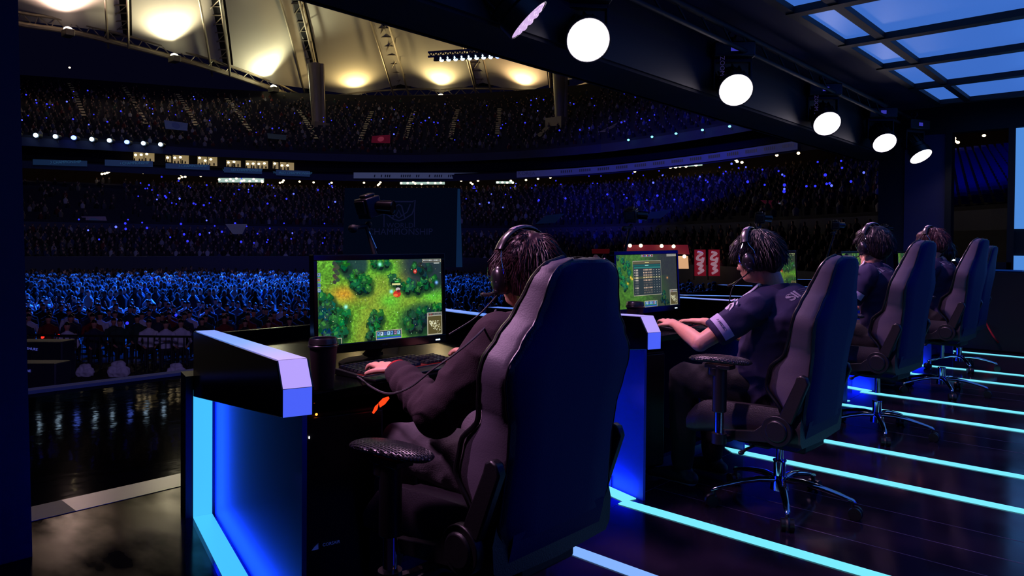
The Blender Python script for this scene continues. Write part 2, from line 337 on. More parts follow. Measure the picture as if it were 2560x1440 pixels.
# ------------------------------------------------------------------ ceiling, far wall, header
ZC = 3.0
b = MB(); b.box((-2.16, 1.0, ZC), (3.2, 10.1, ZC+.02)); tiles = MAT['tile']
grid_y = [1.0, 2.25, 3.35, 4.4, 5.5, 6.65, 7.75, 8.9, 10.05]
nmtile = 0
for i in range(len(grid_y)-1):
    for (xa, xb) in ((-2.14, -1.885), (-1.83, -.2), (-.15, 1.5), (1.55, 3.2)):
        t = MB(); t.box((xa, grid_y[i]+.05, ZC+.005), (xb, grid_y[i+1]-.05, ZC+.02)); nmtile += 1
        warm = (i == 2 and xa == -1.83)
        o = t.build('ceiling_panel', MAT['tile'], smooth=0); tag(o, kind='structure')
b = MB()
for y in grid_y: b.box((-2.2, y-.05, ZC-.05), (3.2, y+.05, ZC+.01))
for x in (-2.17, -1.857, -.175, 1.525): b.box((x-.035, 1, ZC-.04), (x+.035, 10.1, ZC+.01))
struct('ceiling_beams', b, MAT['blackm'], smooth=0)
b = MB(); b.box((-2.79, -1, ZC), (-2.18, 10.6, ZC+.03)); struct('ceiling', b, mat('soffit', (26, 22, 60), .7), smooth=0)
b = MB(); b.box((-2.2, -1.2, ZC+.03), (3.3, 10.8, ZC+.1)); struct('ceiling_top', b, MAT['blackm'], smooth=0)
b = MB(); b.box((-2.80, -1.2, 2.42), (-2.76, 10.6, 3.03)); struct('header_face', b, MAT['blackm'], smooth=0)
b = MB(); b.box((-3.2, -1.2, 2.40), (-2.78, 10.6, 2.46)); b.box((-3.22, -1.2, 2.40), (-3.17, 10.6, 4.4)); struct('beam', b, mat('beam_dark', (9, 8, 20), .8), smooth=0)
# two warm light panels behind the camera's right shoulder are seen only in the floor's reflection
# far wall at Y 10.5
W = 10.5
b = MB(); b.box((-2.95, W, 0), (-2.635, W+.1, 2.95)); struct('wall_far_left', b, mat('wall_dark', (20, 20, 34), .8), smooth=0)
b = MB(); b.box((-2.63, W-.02, 0), (-2.16, W+.1, 2.95)); struct('wall_far_pier', b, mat('wall_navy', (52, 48, 92), .7), smooth=0)
b = MB(); b.box((-2.9, W-.04, 2.66), (3.3, W+.12, 3.05)); struct('wall_far_top', b, MAT['blackm'], smooth=0)
b = MB(); b.box((-2.16, W-.05, 0), (-2.09, W+.12, 2.7)); b.box((-1.50, W-.05, 0), (-1.43, W+.12, 2.7)); b.box((-2.1, W-.05, 0), (-1.45, W+.12, 1.05)); struct('window_1', b, MAT['blackm'], smooth=0)
b = MB(); b.box((-1.44, W, 0), (3.3, W+.12, 2.7)); struct('wall_far_right', b, MAT['blackm'], smooth=0)
for (za, zb) in ((1.45, 2.65), (.67, 1.13)):
    t = MB(); t.box((-1.43, W-.03, za), (1.2, W, zb)); o = t.build('wall_screen', MAT['scr'], smooth=0)
    tag(o, ('tall upper' if za > 1 else 'short lower')+' pale blue glowing wall screen on the far booth wall', 'screen')
b = MB(); b.box((3.2, -1.2, 0), (3.3, 10.8, 3.05)); struct('wall_right', b, MAT['navy'], smooth=0)
b = MB(); b.box((-3.4, -1.5, 0), (3.3, -1.4, 3.4)); struct('wall_left', b, MAT['blackm'], smooth=0)
for z_ in (.50, .72):
    m = MB(); m.box((-3.3, -1.4, z_), (-1.2, -1.385, z_+.03)); o = m.build('added_red_bar', glow('added_red_glow%d' % int(z_*100), (120, 14, 6), .8), smooth=0); tag(o, kind='structure')  # glowing bars added out of view for red reflections on the desk side
b = MB(); b.prism([(-3.42, .66, 4.4), (-3.2, .725, 4.4), (-3.2, .82, -.2), (-3.42, .60, -.2)], (0, -.5, 0)); struct('post_left', b, mat('post_blue', (12, 14, 52), .7), smooth=0)
# ------------------------------------------------------------------ stage lights on the rail
b = MB(); b.cyl((-2.52, 0, 2.86), (-2.52, 10.45, 2.86), .025); b.cyl((-2.52, 0, 2.74), (-2.52, 10.45, 2.74), .018)
for k in range(30): b.cyl((-2.52, .3+k*.34, 2.86), (-2.52, .47+k*.34, 2.74), .008)
o = b.build('lighting_truss', MAT['steeld']); tag(o, kind='structure')
def stage_light(Y, aim, lens='lens', lab='', word=None, ctr=None):
    c = ctr or V(-2.54, Y, 2.42); r = empty('stage_light', c, 0, lab, 'stage light', 'stage lights hanging from the booth rail')
    n = (Vector(aim)-c).normalized(); R = n.to_track_quat('Z', 'Y').to_matrix()
    def L(x, y, z): return R@V(x, y, z)
    m = MB(); m.loops([[L(rr*math.cos(2*PI*i/28), rr*math.sin(2*PI*i/28), z) for i in range(28)] for rr, z in ((.03, -.30), (.095, -.285), (.108, -.22), (.108, -.16), (.120, -.15), (.120, -.10), (.135, -.085), (.137, .0), (.128, .0), (.126, -.012))])
    for a in range(0, 360, 30): m.box((-.006, .1, -.27), (.006, .122, -.16), mtx=(R@Matrix.Rotation(math.radians(a), 3, 'Z')).to_4x4())
    bd = m.build('housing', MAT['plastic'], r, bevel=.002)
    m = MB(); m.disc(L(0, 0, -.004), n, .125, 40)
    for ring, num in ((0, 1), (.045, 6), (.09, 12)):
        for q in range(num):
            a = 2*PI*q/num+ring*9; m.ell(L(ring*math.cos(a), ring*math.sin(a), -.004), (.021, .021, .012), R, 10, 6)
    m.build('lens', MAT[lens], bd)
    m = MB(); side = R@V(1, 0, 0)
    up = V(0, 0, 1); 
    hl = V(0, 1, 0)
    yb = n*-.19; TY = Matrix.Translation(yb)@Matrix.Rotation(math.atan2(n.y, n.x), 4, 'Z')
    for s in (-1, 1): m.box((-.03, s*.142-.008, -.05), (.03, s*.142+.008, .17), mtx=TY)
    m.box((-.03, -.15, .15), (.03, .15, .18), mtx=TY); m.build('yoke', MAT['blackm'], r, bevel=.004)
    m = MB(); m.box((-.1, -.16, .18), (.1, .16, .30), mtx=TY); m.build('base', MAT['plastic'], r, bevel=.012)
    m = MB(); q = yb+V(0, 0, .34); m.torus(q+V(0, 0, .035), (0, 1, 0), .032, .01, 18, 6); m.box(q+V(-.02, -.02, -.05), q+V(.02, .02, .01)); m.build('clamp', MAT['steeld'], r)
    m = MB(); m.box((.1, -.03, .22), (.103, .03, .26), mtx=TY); m.build('status_display', glow('display_blue%d' % int(Y*10), (60, 60, 190), .7), r, smooth=0)
    if word:
        fx = frame(V(.10, -.09, .315), V(0, 0, -1), V(1, -.5, 0)); text(word, .05, Matrix.Translation(yb+V(.0, -.17, .05))@frame(V(0, 0, 0), V(0, 0, -1), V(.25, -1, 0)), 'lettering', glow('letter%d' % int(Y*10), (52, 44, 96), .6), r)
    return r
lampY = [3.5, 5.35, 7.37, 9.14, 10.4]
labs = ['bright white round stage light, largest and closest to the camera', 'bright white stage light second along the rail above the second player', 'bright white stage light third along the rail', 'stage light fourth along the rail with a bite of shadow on its lens', 'stage light farthest along the rail beside the far pier']
for Y, lab in zip(lampY, labs):
    if Y == 10.4: c = atz(2303, 392, 2.44); c = EYE+(c-EYE)*.90
    elif Y == 9.14: c = atz(2212, 358, 2.42)
    else: c = {3.5: atz(1471, 101, 2.42), 5.35: atz(1840, 226, 2.42), 7.37: atz(2068, 310, 2.42)}[Y]
    far = lampY.index(Y)
    aim = [(-.6, 1.6, 1.0), (-.9, 3.2, .7), (-.9, 5.2, .35), (-.9, 7.1, .1), (-1.0, 9.2, .3)][far]
    stage_light(Y, aim, 'lens', lab, 'ZOOM 200' if far in (1, 2) else None, c)
c = atz(1322, 52, 2.42)
stage_light(2.9, c+_rt*.69-_up*.69+_fw*.045, 'lensdim', 'dim pink stage light turned almost edge-on above the header corner', None, c)
def spot(name, loc, aim, e, col, size=60, blend=.5, rad=.1):
    l = bpy.data.lights.new(name, 'SPOT'); l.energy = e; l.color = s2l(col); l.spot_size = math.radians(size); l.spot_blend = blend; l.shadow_soft_size = rad
    o = bpy.data.objects.new(name, l); C.objects.link(o); o.location = loc; o.rotation_euler = (Vector(aim)-Vector(loc)).to_track_quat('-Z', 'Y').to_euler(); return o
def area(name, loc, aim, e, col, sx, sy):
    l = bpy.data.lights.new(name, 'AREA'); l.shape = 'RECTANGLE'; l.size = sx; l.size_y = sy; l.energy = e; l.color = s2l(col)
    o = bpy.data.objects.new(name, l); C.objects.link(o); o.location = loc; o.rotation_euler = (Vector(aim)-Vector(loc)).to_track_quat('-Z', 'Y').to_euler(); return o
for i, Y in enumerate([1.7, 3.5, 5.35, 7.37, 9.14]):
    spot('player_spot', (-2.40, Y, 2.34), (-1.5, Y-.1, .85), 80, (255, 190, 240), 75, .7, .12)
for Y in (1.65, 3.4, 5.2, 7.0):
    spot('player_spot', (-2.35, Y-1.25, 2.40), (-1.5, Y, .95), 170 if Y < 2 else 120, (250, 186, 245), 42, .7, .1)  # key spots added to brighten the players, no fixture hangs at these points
area('blue_fill', (3.1, 3.0, 1.7), (-1, 3.6, .8), 36, (16, 34, 255), 1.8, 3.5)  # added blue fill without a lamp of its own, for the chair backs
area('blue_fill', (3.1, 8.0, 1.7), (-1, 7, .8), 36, (16, 34, 255), 1.8, 3.5)
# ------------------------------------------------------------------ gaming chair (local: faces -X, floor centre at the origin)
def back_loop(s, kind):
    """s 0..1 up the backrest. returns half width, bolster depth, x offset, z"""
    K = [(0, .22, .03), (.08, .245, .06), (.20, .24, .13), (.30, .235, .12), (.42, .240, .055), (.52, .262, .04), (.59, .276, .035), (.64, .272, .035), (.72, .232, .035), (.80, .188, .035), (.88, .168, .03), (.93, .158, .026), (.965, .142, .02), (.985, .118, .012), (1.0, .075, .004)]
    for i in range(len(K)-1):
        if K[i][0] <= s <= K[i+1][0]:
            t = (s-K[i][0])/(K[i+1][0]-K[i][0]); t = t*t*(3-2*t); return K[i][1]*(1-t)+K[i+1][1]*t, K[i][2]*(1-t)+K[i+1][2]*t
    return K[-1][1:]
LB, TILT = .752, math.radians(8)
def bpos(s, y, d):
    """d: depth forward of the rear face"""
    bow = .02*math.sin(PI*s); L = s*LB
    x = .195+math.sin(TILT)*L-bow*.4-d*math.cos(TILT); z = .42+math.cos(TILT)*L-d*math.sin(TILT)*(-1)*(-1)*-1*.0+d*math.sin(TILT); return V(x, y, z)
def make_chair(label):
    r = empty('gaming_chair', (0, 0, 0), 0, label, 'chair', 'gaming chairs along the desks')
    S = [i/30 for i in range(28)]+[.93, .95, .965, .975, .985, .993, 1.0]
    L = []
    for s in S:
        hw, bo = back_loop(s, 0); th = .040+.03*math.sin(PI*min(1, s*1.05)); e = min(1, (1-s)/.04) if s > .96 else 1
        pts = [(-hw+.03, .0), (0, -.004), (hw-.03, .0), (hw-.008, .008), (hw, .03), (hw, th+bo*.6), (hw-.01, th+bo-.012), (hw-.028, th+bo), (hw-.05, th+bo-.012), (hw-.075, th+bo*.35), (hw-.10, th+.004), (hw*.4, th+.008),
               (0, th+.012), (-hw*.4, th+.008), (-hw+.10, th+.004), (-hw+.075, th+bo*.35), (-hw+.05, th+bo-.012), (-hw+.028, th+bo), (-hw+.01, th+bo-.012), (-hw, th+bo*.6), (-hw, .03), (-hw+.008, .008)]
        L.append([bpos(s, y, d) for y, d in pts])
    m = MB(); m.loops(L); mm = m
    for i, f in enumerate(m.f): m.m[i] = 1 if (i % 22) in (3, 4, 19, 20) else 0  # side faces get a lighter leather with the lamp light painted in
    br = m.build('backrest', [MAT['leather'], MAT['leather_lit']], r, smooth=50)
    # rear shell panel with its own rim
    L = []
    for s in [i/28 for i in range(26)]+[.92, .94, .96, .975, .99, 1.0]:
        hw, bo = back_loop(.02+s*.97, 0); hw = max(.03, hw-.020)
        L.append([bpos(.02+s*.97, y, d) for y, d in ((-hw, .006), (-hw+.012, -.006), (-hw*.5, -.010), (0, -.012), (hw*.5, -.010), (hw-.012, -.006), (hw, .006), (0, .01))])
    m = MB(); m.loops(L); m.build('back_panel', MAT['backp'], br, smooth=60)
    for sgn in (-1, 1):
        P = []; Q = []
        for s in [i/40 for i in range(41)]:
            hw, bo = back_loop(s, 0); th = .040+.03*math.sin(PI*min(1, s*1.05)); P.append(bpos(s, sgn*(hw-.004), th+bo-.004)); Q.append(bpos(s, sgn*(hw-.004), .010))
        m = MB(); m.tube(P, .0075, 8); m.tube(Q, .003, 6); m.build('piping', MAT['piping'], br)
    hw, bo = back_loop(1, 0)
    # seat cushion
    L = []
    for t in [i/14 for i in range(15)]:
        x = .19-t*.53; hw = .255-.02*math.sin(PI*t)+(.01 if t > .8 else 0); dz = -.03*max(0, t-.85)/.15; up = .05*(1-t*.4); e = math.sin(PI*min(1, max(0, (1-t)/.12))*.5) if t > .88 else 1
        pts = [(-hw, .37), (-hw+.02, .345), (0, .335), (hw-.02, .345), (hw, .37), (hw+.005, .44), (hw-.015, .455+up), (hw-.05, .455+up), (hw-.10, .465), (0, .46), (-hw+.10, .465), (-hw+.05, .455+up), (-hw+.015, .455+up), (-hw-.005, .44)]
        L.append([V(x, y, .40+(z-.40)*(.55+.45*e)+dz) for y, z in pts])
    m = MB(); m.loops(L); m.build('seat', MAT['leather'], r, smooth=50)
    m = MB(); m.box((-.16, -.12, .29), (.16, .12, .345)); m.box((-.05, -.24, .315), (.05, .24, .335)); m.build('tilt_mechanism', MAT['blackm'], r, bevel=.01)
    # rear lower skirt
    m = MB(); m.loops([[V(.185+dx, y, z) for y in (-.2, -.1, 0, .1, .2)]+[V(.12+dx, y, z) for y in (.2, .1, 0, -.1, -.2)] for dx, z in ((-.03, .32), (0, .36), (.018, .43), (.022, .455))]); m.build('rear_skirt', MAT['backp'], r, smooth=50)
    for sgn in (-1, 1):
        y0 = sgn*.262
        m = MB(); m.cyl((.10, y0, .415), (.10, y0+sgn*.03, .415), .066, 32); m.cyl((.10, y0+sgn*.03, .415), (.10, y0+sgn*.04, .415), .05, 32, r2=.044)
        m.prism([V(.07, y0, .36), V(-.14, y0, .335), V(-.16, y0, .375), V(0, y0, .40), V(.07, y0, .46)], V(0, sgn*.026, 0))
        hp = m.build('hinge_cover', MAT['plastic'], r, smooth=40, bevel=.003)
        m = MB(); A = V(.13, y0-sgn*.005, .46); B_ = V(.20, y0-sgn*.012, .63)
        m.prism([A+V(-.032, 0, .0), A+V(.032, 0, -.01), B_+V(.028, 0, 0), B_+V(.018, 0, .028), B_+V(-.002, 0, .036), B_+V(-.022, 0, .026), B_+V(-.030, 0, .0)], V(0, sgn*.03, 0)); m.build('recliner_arm', MAT['plastic'], r, smooth=40, bevel=.006)
    m = MB(); m.tube([(-.02, -.2, .32), (-.03, -.29, .315), (-.03, -.33, .31)], .006); m.ell((-.03, -.345, .31), (.012, .02, .01)); m.build('height_lever', MAT['plastic'], r)
    for sgn in (-1, 1):
        x, y = -.10, sgn*.355
        ar = bpy.data.objects.new('armrest', bpy.data.meshes.new('armrest')); 
        m = MB(); rot = math.radians(8)*sgn
        L = []
        for t in [i/20 for i in range(21)]:
            u = t*2-1; hw = .052*(1-abs(u)**3.2)**.5 if abs(u) < 1 else .002; hw = max(hw, .004); px = x+u*.14; cy_ = y-u*.14*math.tan(rot); hz = .018*(1-abs(u)**4)**.5 if abs(u) < 1 else .001; hz = max(hz, .002)
            L.append([V(px, cy_+hw*math.cos(a), .665+.008*(1-u*u)+hz*math.sin(a)) for a in [2*PI*q/20 for q in range(20)]])
        m.loops(L); ar = m.build('armrest', MAT['pad'], r, smooth=60)
        m = MB(); m.cyl((x, y, .44), (x, y, .645), .031, 20); m.cyl((x-.02, y, .60), (x-.02, y, .635), .034, 20); m.box((x-.06, y-.03, .632), (x+.06, y+.03, .65)); m.build('sleeve', MAT['plastic'], ar, bevel=.003)
        m = MB(); m.cyl((x, y, .33), (x, y, .46), .020, 20); m.build('chrome_tube', MAT['chrome'], ar)
        m = MB(); m.cyl((x, y, .30), (x, y, .345), .033, 20); m.tube([(x, y, .315), (x+.01, y*.8, .31), (x+.03, y*.5, .325)], .018); m.build('arm_bracket', MAT['plastic'], ar)
    m = MB(); m.cyl((0, 0, .20), (0, 0, .33), .0165, 24); m.build('gas_lift', MAT['chrome'], r)
    m = MB(); m.cyl((0, 0, .10), (0, 0, .215), .027, 24); m.torus((0, 0, .21), (0, 0, 1), .026, .005); m.build('lift_sleeve', MAT['chrome'], r)
    bs = None
    m = MB(); m.cyl((0, 0, .075), (0, 0, .14), .042, 28, r2=.034); bs = m.build('star_base', MAT['chrome'], r)
    for q in range(5):
        a = BASEROT+2*PI*q/5; d = V(math.cos(a), math.sin(a), 0)
        m = MB(); m.tube([d*.03+V(0, 0, .122), d*.10+V(0, 0, .125), d*.18+V(0, 0, .114), d*.26+V(0, 0, .095), d*.315+V(0, 0, .078), d*.325+V(0, 0, .07)], [(.022, .014), (.020, .014), (.017, .012), (.014, .010), (.013, .010), (.006, .006)], 12); lg = m.build('leg', MAT['chrome'], bs)
        c = d*.312; w = V(-d.y, d.x, 0)
        m = MB(); m.cyl(c+V(0, 0, .05), c+V(0, 0, .08), .009); c2 = c+w*.0+d*.012
        for t in (-1, 1): m.cyl(c2+w*t*.008+V(0, 0, .0275), c2+w*t*.026+V(0, 0, .0275), .0275, 20)
        m.torus(c2+V(0, 0, .0275), w, .022, .010, 16, 6, a0=0, a1=PI); m.build('caster', MAT['plastic'], bs)
    return r
BASEROT = math.radians(10)
m = MAT['pad'] = mat('armrest_pad', (30, 28, 34), .32, spec=.6); nt = m.node_tree; bs = nt.nodes['Principled BSDF']
tc = nt.nodes.new('ShaderNodeTexCoord'); mp = nt.nodes.new('ShaderNodeMapping'); mp.inputs['Scale'].default_value = (34, 44, 1); vo = nt.nodes.new('ShaderNodeTexBrick'); bp = nt.nodes.new('ShaderNodeBump')
vo.inputs['Scale'].default_value = 1.0; vo.inputs['Mortar Size'].default_value = .16; vo.inputs['Mortar Smooth'].default_value = .8; vo.inputs['Color1'].default_value = (1, 1, 1, 1); vo.inputs['Color2'].default_value = (1, 1, 1, 1); vo.inputs['Mortar'].default_value = (0, 0, 0, 1)
nt.links.new(tc.outputs['Object'], mp.inputs[0]); nt.links.new(mp.outputs[0], vo.inputs[0]); nt.links.new(vo.outputs[0], bp.inputs['Height']); bp.inputs['Strength'].default_value = .9; bp.inputs['Distance'].default_value = .006; nt.links.new(bp.outputs[0], bs.inputs['Normal'])
CH = [(-1.45, 1.58), (-1.35, 3.35), (-1.42, 5.10), (-1.43, 6.92), (-1.60, 8.46)]
labs = ['black and navy gaming chair in front, carrying the player in the hooded sweatshirt', 'navy-backed gaming chair of the second player, its chrome star base in full view', 'gaming chair behind the third player in the row', 'gaming chair behind the fourth player, partly hidden by the third chair', 'gaming chair farthest along the row, mostly hidden']
ch0 = make_chair(labs[0]); chairs = [ch0]
for i in range(1, 5):
    c = copy_tree(ch0); c['label'] = labs[i]; chairs.append(c)
for c, (x, y) in zip(chairs, CH): c.location = (x, y, 0)
LIFT = (0, 0, .085, .12, .07)
for k_, dz_, dx_ in ((0, -.02, 0), (1, .035, -.03), (2, .03, 0), (3, .03, 0), (4, .03, 0)):
    for ch in chairs[k_].children:
        if ch.name.startswith('armrest'): ch.location = (dx_, 0, dz_+LIFT[k_])
        elif not ch.name.startswith(('star_base', 'lift_sleeve')): ch.location = (0, 0, LIFT[k_]*(.75 if ch.name.startswith('gas_lift') else 1))
chairs[2].rotation_euler.z = math.radians(-4); chairs[3].rotation_euler.z = math.radians(-3)
# ================================================================== monitors and desk things
def px2(img, x0, y0, x1, y1, c):
    h, w = img.shape[:2]; img[int(y0*h):max(int(y0*h)+1, int(y1*h)), int(x0*w):max(int(x0*w)+1, int(x1*w))] = np.array(c)/255
def noise2(w, h, sc, seed, octv=4):
    r = np.random.RandomState(seed); out = np.zeros((h, w)); amp = 1; tot = 0
    for o in range(octv):
        n = max(2, int(sc*2**o)); g = r.rand(n+2, int(n*w/h)+3)
        yy = np.linspace(0, n, h); xx = np.linspace(0, n*w/h, w); yi = yy.astype(int); xi = xx.astype(int); fy = yy-yi; fx = xx-xi
        fy = fy*fy*(3-2*fy); fx = fx*fx*(3-2*fx)
        a = g[yi][:, xi]; b_ = g[yi][:, xi+1]; c = g[yi+1][:, xi]; d = g[yi+1][:, xi+1]
        out += amp*((a*(1-fx)+b_*fx)*(1-fy)[:, None]+(c*(1-fx)+d*fx)*fy[:, None]); tot += amp; amp *= .5
    return out/tot
def blob(shape, cx, cy, rx, ry):
    h, w = shape; y, x = np.mgrid[0:h, 0:w]; return 1-(((x/w-cx)/rx)**2+((y/h-cy)/ry)**2)
def smoothst(a, lo, hi): t = np.clip((a-lo)/(hi-lo), 0, 1); return t*t*(3-2*t)
def mixc(img, m, c): return img*(1-m[..., None])+np.array(c)/255*m[..., None]
NZ = {}
def tree(img, r, cx, cy, s, base=(34, 120, 56), hi=(96, 200, 70)):
    k_ = img.shape[:2]
    if k_ not in NZ: NZ[k_] = (noise2(k_[1], k_[0], 42, 77, 2)-.5)*2.6
    jz = NZ[k_]
    sh = img.shape[:2]; asp = sh[1]/sh[0]
    b0 = blob(sh, cx+.004, cy+s*.9, s*.55, s*asp*.55); img = mixc(img, smoothst(b0, 0, .5)*.85, (8, 22, 22))
    for k in range(6):
        a = r.rand()*6.3; q = s*.45*r.rand(); rr = s*(.34+.3*r.rand())
        b1 = blob(sh, cx+q*math.cos(a), cy+q*math.sin(a)*asp-.3*s*k/6, rr, rr*asp*1.1); f = .55+.5*k/6
        img = mixc(img, smoothst(b1+jz, 0, .25), tuple(min(255, v*f+12*r.randn()) for v in base))
        b2 = blob(sh, cx+q*math.cos(a)-rr*.2, cy+q*math.sin(a)*asp-.3*s*k/6-rr*asp*.4, rr*.5, rr*asp*.45); img = mixc(img, smoothst(b2+jz*1.2, 0, .6)*.5, hi)
    return img
def paint_map(w, h, seed, variant=0):
    r = np.random.RandomState(seed); n1 = noise2(w, h, 3, seed); n2 = noise2(w, h, 24, seed+1, 3); n3 = noise2(w, h, 60, seed+2, 2)
    img = np.zeros((h, w, 3)); img[:] = np.array((86, 146, 42))/255
    img *= (.72+.5*n2+.25*(n3-.5))[..., None]
    y, x = np.mgrid[0:h, 0:w]; X = x/w; Y = y/h
    if variant == 0:
        path = np.exp(-((X-.44-.06*np.sin(Y*5))/.10)**2)+np.exp(-((Y-.50-.16*(X-.5))/.12)**2)*.9+np.exp(-((X-.66)/.07)**2)*(Y < .4)+np.exp(-((X-.30-.1*(1-Y))/.06)**2)*(Y > .6)*.6
        img = mixc(img, np.clip(path*.6*(.7+.5*n1), 0, .75), (132, 140, 48)); img = mixc(img, np.clip(np.exp(-((X-.19)/.10)**2-((Y-.40)/.10)**2), 0, 1)*.75, (212, 138, 42)); img = mixc(img, np.clip(np.exp(-((X-.78)/.10)**2-((Y-.22)/.08)**2), 0, 1)*.5, (170, 120, 52))
        img = mixc(img, np.clip(np.exp(-((X-.5)/.13)**2-((Y-.10)/.10)**2)+np.exp(-((X-.55)/.08)**2-((Y-.52)/.09)**2)+np.exp(-((X-.92)/.12)**2-((Y-.5)/.10)**2), 0, 1)*.6, (70, 190, 50))
        img *= (.75+.5*n3+.12)[..., None]
        fog = smoothst(blob((h, w), .93, .05, .30, .38), -.4, .6); img = mixc(img, fog*.92, (34, 46, 62)); img = mixc(img, smoothst(blob((h, w), .27, .04, .12, .22), -.2, .5)*.85, (24, 52, 66)); img = mixc(img, smoothst(blob((h, w), .84, .80, .22, .24), -.4, .5)*.8, (30, 66, 50))
        T = [(.30, .16, .035), (.26, .22, .035), (.33, .23, .04), (.28, .29, .04), (.34, .31, .04), (.37, .26, .04), (.31, .35, .035), (.37, .34, .035), (.43, .03, .035), (.48, .05, .035), (.53, .04, .03), (.20, .06, .04), (.15, .02, .03),
             (.58, .25, .035), (.62, .29, .035), (.67, .33, .035), (.72, .31, .035), (.76, .35, .038), (.81, .33, .035), (.86, .34, .035), (.70, .38, .035), (.79, .40, .03), (.85, .26, .035), (.90, .30, .035), (.94, .27, .03), (.84, .20, .03), (.76, .10, .035), (.82, .13, .035), (.88, .1, .03),
             (.03, .43, .045), (.08, .46, .04), (.04, .55, .045), (.10, .55, .045), (.16, .60, .04), (.20, .66, .035), (.05, .66, .05), (.13, .70, .05), (.18, .76, .04), (.05, .80, .05), (.13, .83, .045), (.19, .86, .035), (.06, .92, .05), (.14, .94, .045),
             (.42, .68, .035), (.45, .74, .035), (.40, .78, .035), (.44, .84, .035), (.40, .88, .035), (.47, .70, .03), (.38, .93, .035), (.44, .94, .03),
             (.74, .74, .045), (.80, .70, .04), (.86, .69, .04), (.93, .67, .04), (.98, .65, .035), (.70, .80, .04), (.76, .83, .045), (.83, .79, .045), (.90, .76, .045), (.72, .88, .035), (.80, .88, .04)]
        for i, (a, b_, s) in enumerate(T): img = mixc(img, smoothst(blob((h, w), a+.01, b_+.04, s*1.5, s*2.4), -.3, .7)*.6, (16, 48, 30))
        for i, (a, b_, s) in enumerate(T):
            s *= 1.3
            dk = (a > .8 and b_ < .25) or (a > .72 and b_ > .7); lf = a < .12 and b_ > .5
            img = tree(img, r, a, b_, s, (20, 60, 50) if dk else ((30, 72, 84) if lf and i % 2 else (26, 98, 52)), (36, 96, 60) if dk else (84, 186, 66))
        for a, b_, c in ((.475, .055, (150, 255, 230)), (.205, .56, (160, 255, 235)), (.565, .40, (150, 240, 250)), (.955, .31, (120, 180, 255))): img = mixc(img, np.clip(np.exp(-((X-a)/.014)**2-((Y-b_)/.024)**2)*1.2, 0, 1), c)
        # generic red-cloaked figure with a name bar
        for a, b_, rx, ry, c in ((.612, .435, .034, .045, (206, 50, 38)), (.60, .45, .02, .02, (240, 120, 60)), (.62, .375, .02, .022, (200, 190, 190)), (.625, .40, .016, .02, (120, 40, 40)), (.768, .155, .017, .030, (190, 46, 40)), (.768, .155, .008, .014, (240, 150, 130))): img = mixc(img, smoothst(blob((h, w), a, b_, rx, ry), 0, .2), c)
        px2(img, .575, .305, .645, .325, (225, 220, 150)); px2(img, .600, .275, .63, .283, (110, 235, 130)); px2(img, .61, .255, .625, .262, (230, 240, 230))
        for k in range(90):
            a, b_ = r.rand(), r.rand(); px2(img, a, b_, a+.004, b_+.007, (236, 230, 160) if r.rand() > .5 else (190, 240, 190))
        for i in range(5): tr = .12+.012*i
        for i in range(10): img = mixc(img, smoothst(blob((h, w), .125+.012*(i % 3), .03+.025*i, .016, .026), 0, .3), (52+8*(i % 4), 62+6*(i % 3), 58))
    else:
        img = mixc(img, smoothst(X, .35, .8)*.85, (58, 54, 54)); img = mixc(img, np.clip(np.exp(-((X-.82+.25*(1-Y))/.12)**2), 0, 1)*.5*(Y > .4), (70, 110, 40)); img *= .8
        for i in range(26): img = tree(img, r, .02+.22*r.rand()*(1-.4*i/26), .05+.6*i/26, .035, (30, 104, 60), (70, 160, 70))
        for i in range(8): img = tree(img, r, .70+.12*r.rand(), .74+.2*r.rand(), .035, (20, 62, 40), (40, 100, 50))
        img = mixc(img, np.clip(np.exp(-((X-.83)/.014)**2-((Y-.46)/.02)**2), 0, 1), (240, 160, 90))
        for a, b_ in ((.22, .42), (.17, .53), (.24, .45)): img = mixc(img, np.clip(np.exp(-((X-a)/.012)**2-((Y-b_)/.022)**2)*1.2, 0, 1), (255, 200, 60))
        px2(img, .26, .12, .73, .78, (168, 164, 140)); px2(img, .264, .128, .726, .772, (44, 56, 52)); px2(img, .264, .128, .726, .18, (92, 88, 56)); px2(img, .46, .145, .53, .163, (210, 200, 120)); px2(img, .27, .19, .72, .225, (30, 92, 84)); px2(img, .28, .235, .72, .262, (44, 120, 108)); px2(img, .46, .20, .52, .212, (160, 220, 210))
        for i in range(10):
            yy = .285+.048*i; c = (226, 214, 196) if i < 5 or i == 7 else (110, 116, 110)
            px2(img, .285, yy, .292, yy+.022, c); px2(img, .305, yy-.004, .345, yy+.028, tuple(v*.75 for v in c))
            for q in range(9): px2(img, .43+.017*q, yy-.002, .441+.017*q, yy+.026, tuple(np.array(c)*(.6+.4*r.rand())*np.array((1, .9, .82))))
            for q in (.60, .645, .69): px2(img, q, yy+.004, q+.012, yy+.016, c)
            if i == 3: img[int((yy-.008)*h):int((yy+.03)*h), int(.265*w):int(.725*w)] += np.array((30, 26, 0))/255
        px2(img, .40, .005, .60, .045, (170, 170, 160)); px2(img, .405, .011, .595, .039, (36, 34, 40))
        for q in range(8): px2(img, .415+.023*q, .016, .428+.023*q, .034, [(220, 220, 220), (180, 60, 60), (90, 110, 220)][q % 3])
    # interface furniture shared by every screen
    g = (176, 172, 150)
    px2(img, .835, .0, 1, .045, g); px2(img, .84, .006, .995, .038, (30, 34, 36))
    for q in range(12): px2(img, .845+.0125*q, .012, .852+.0125*q, .030, (210, 216, 214))
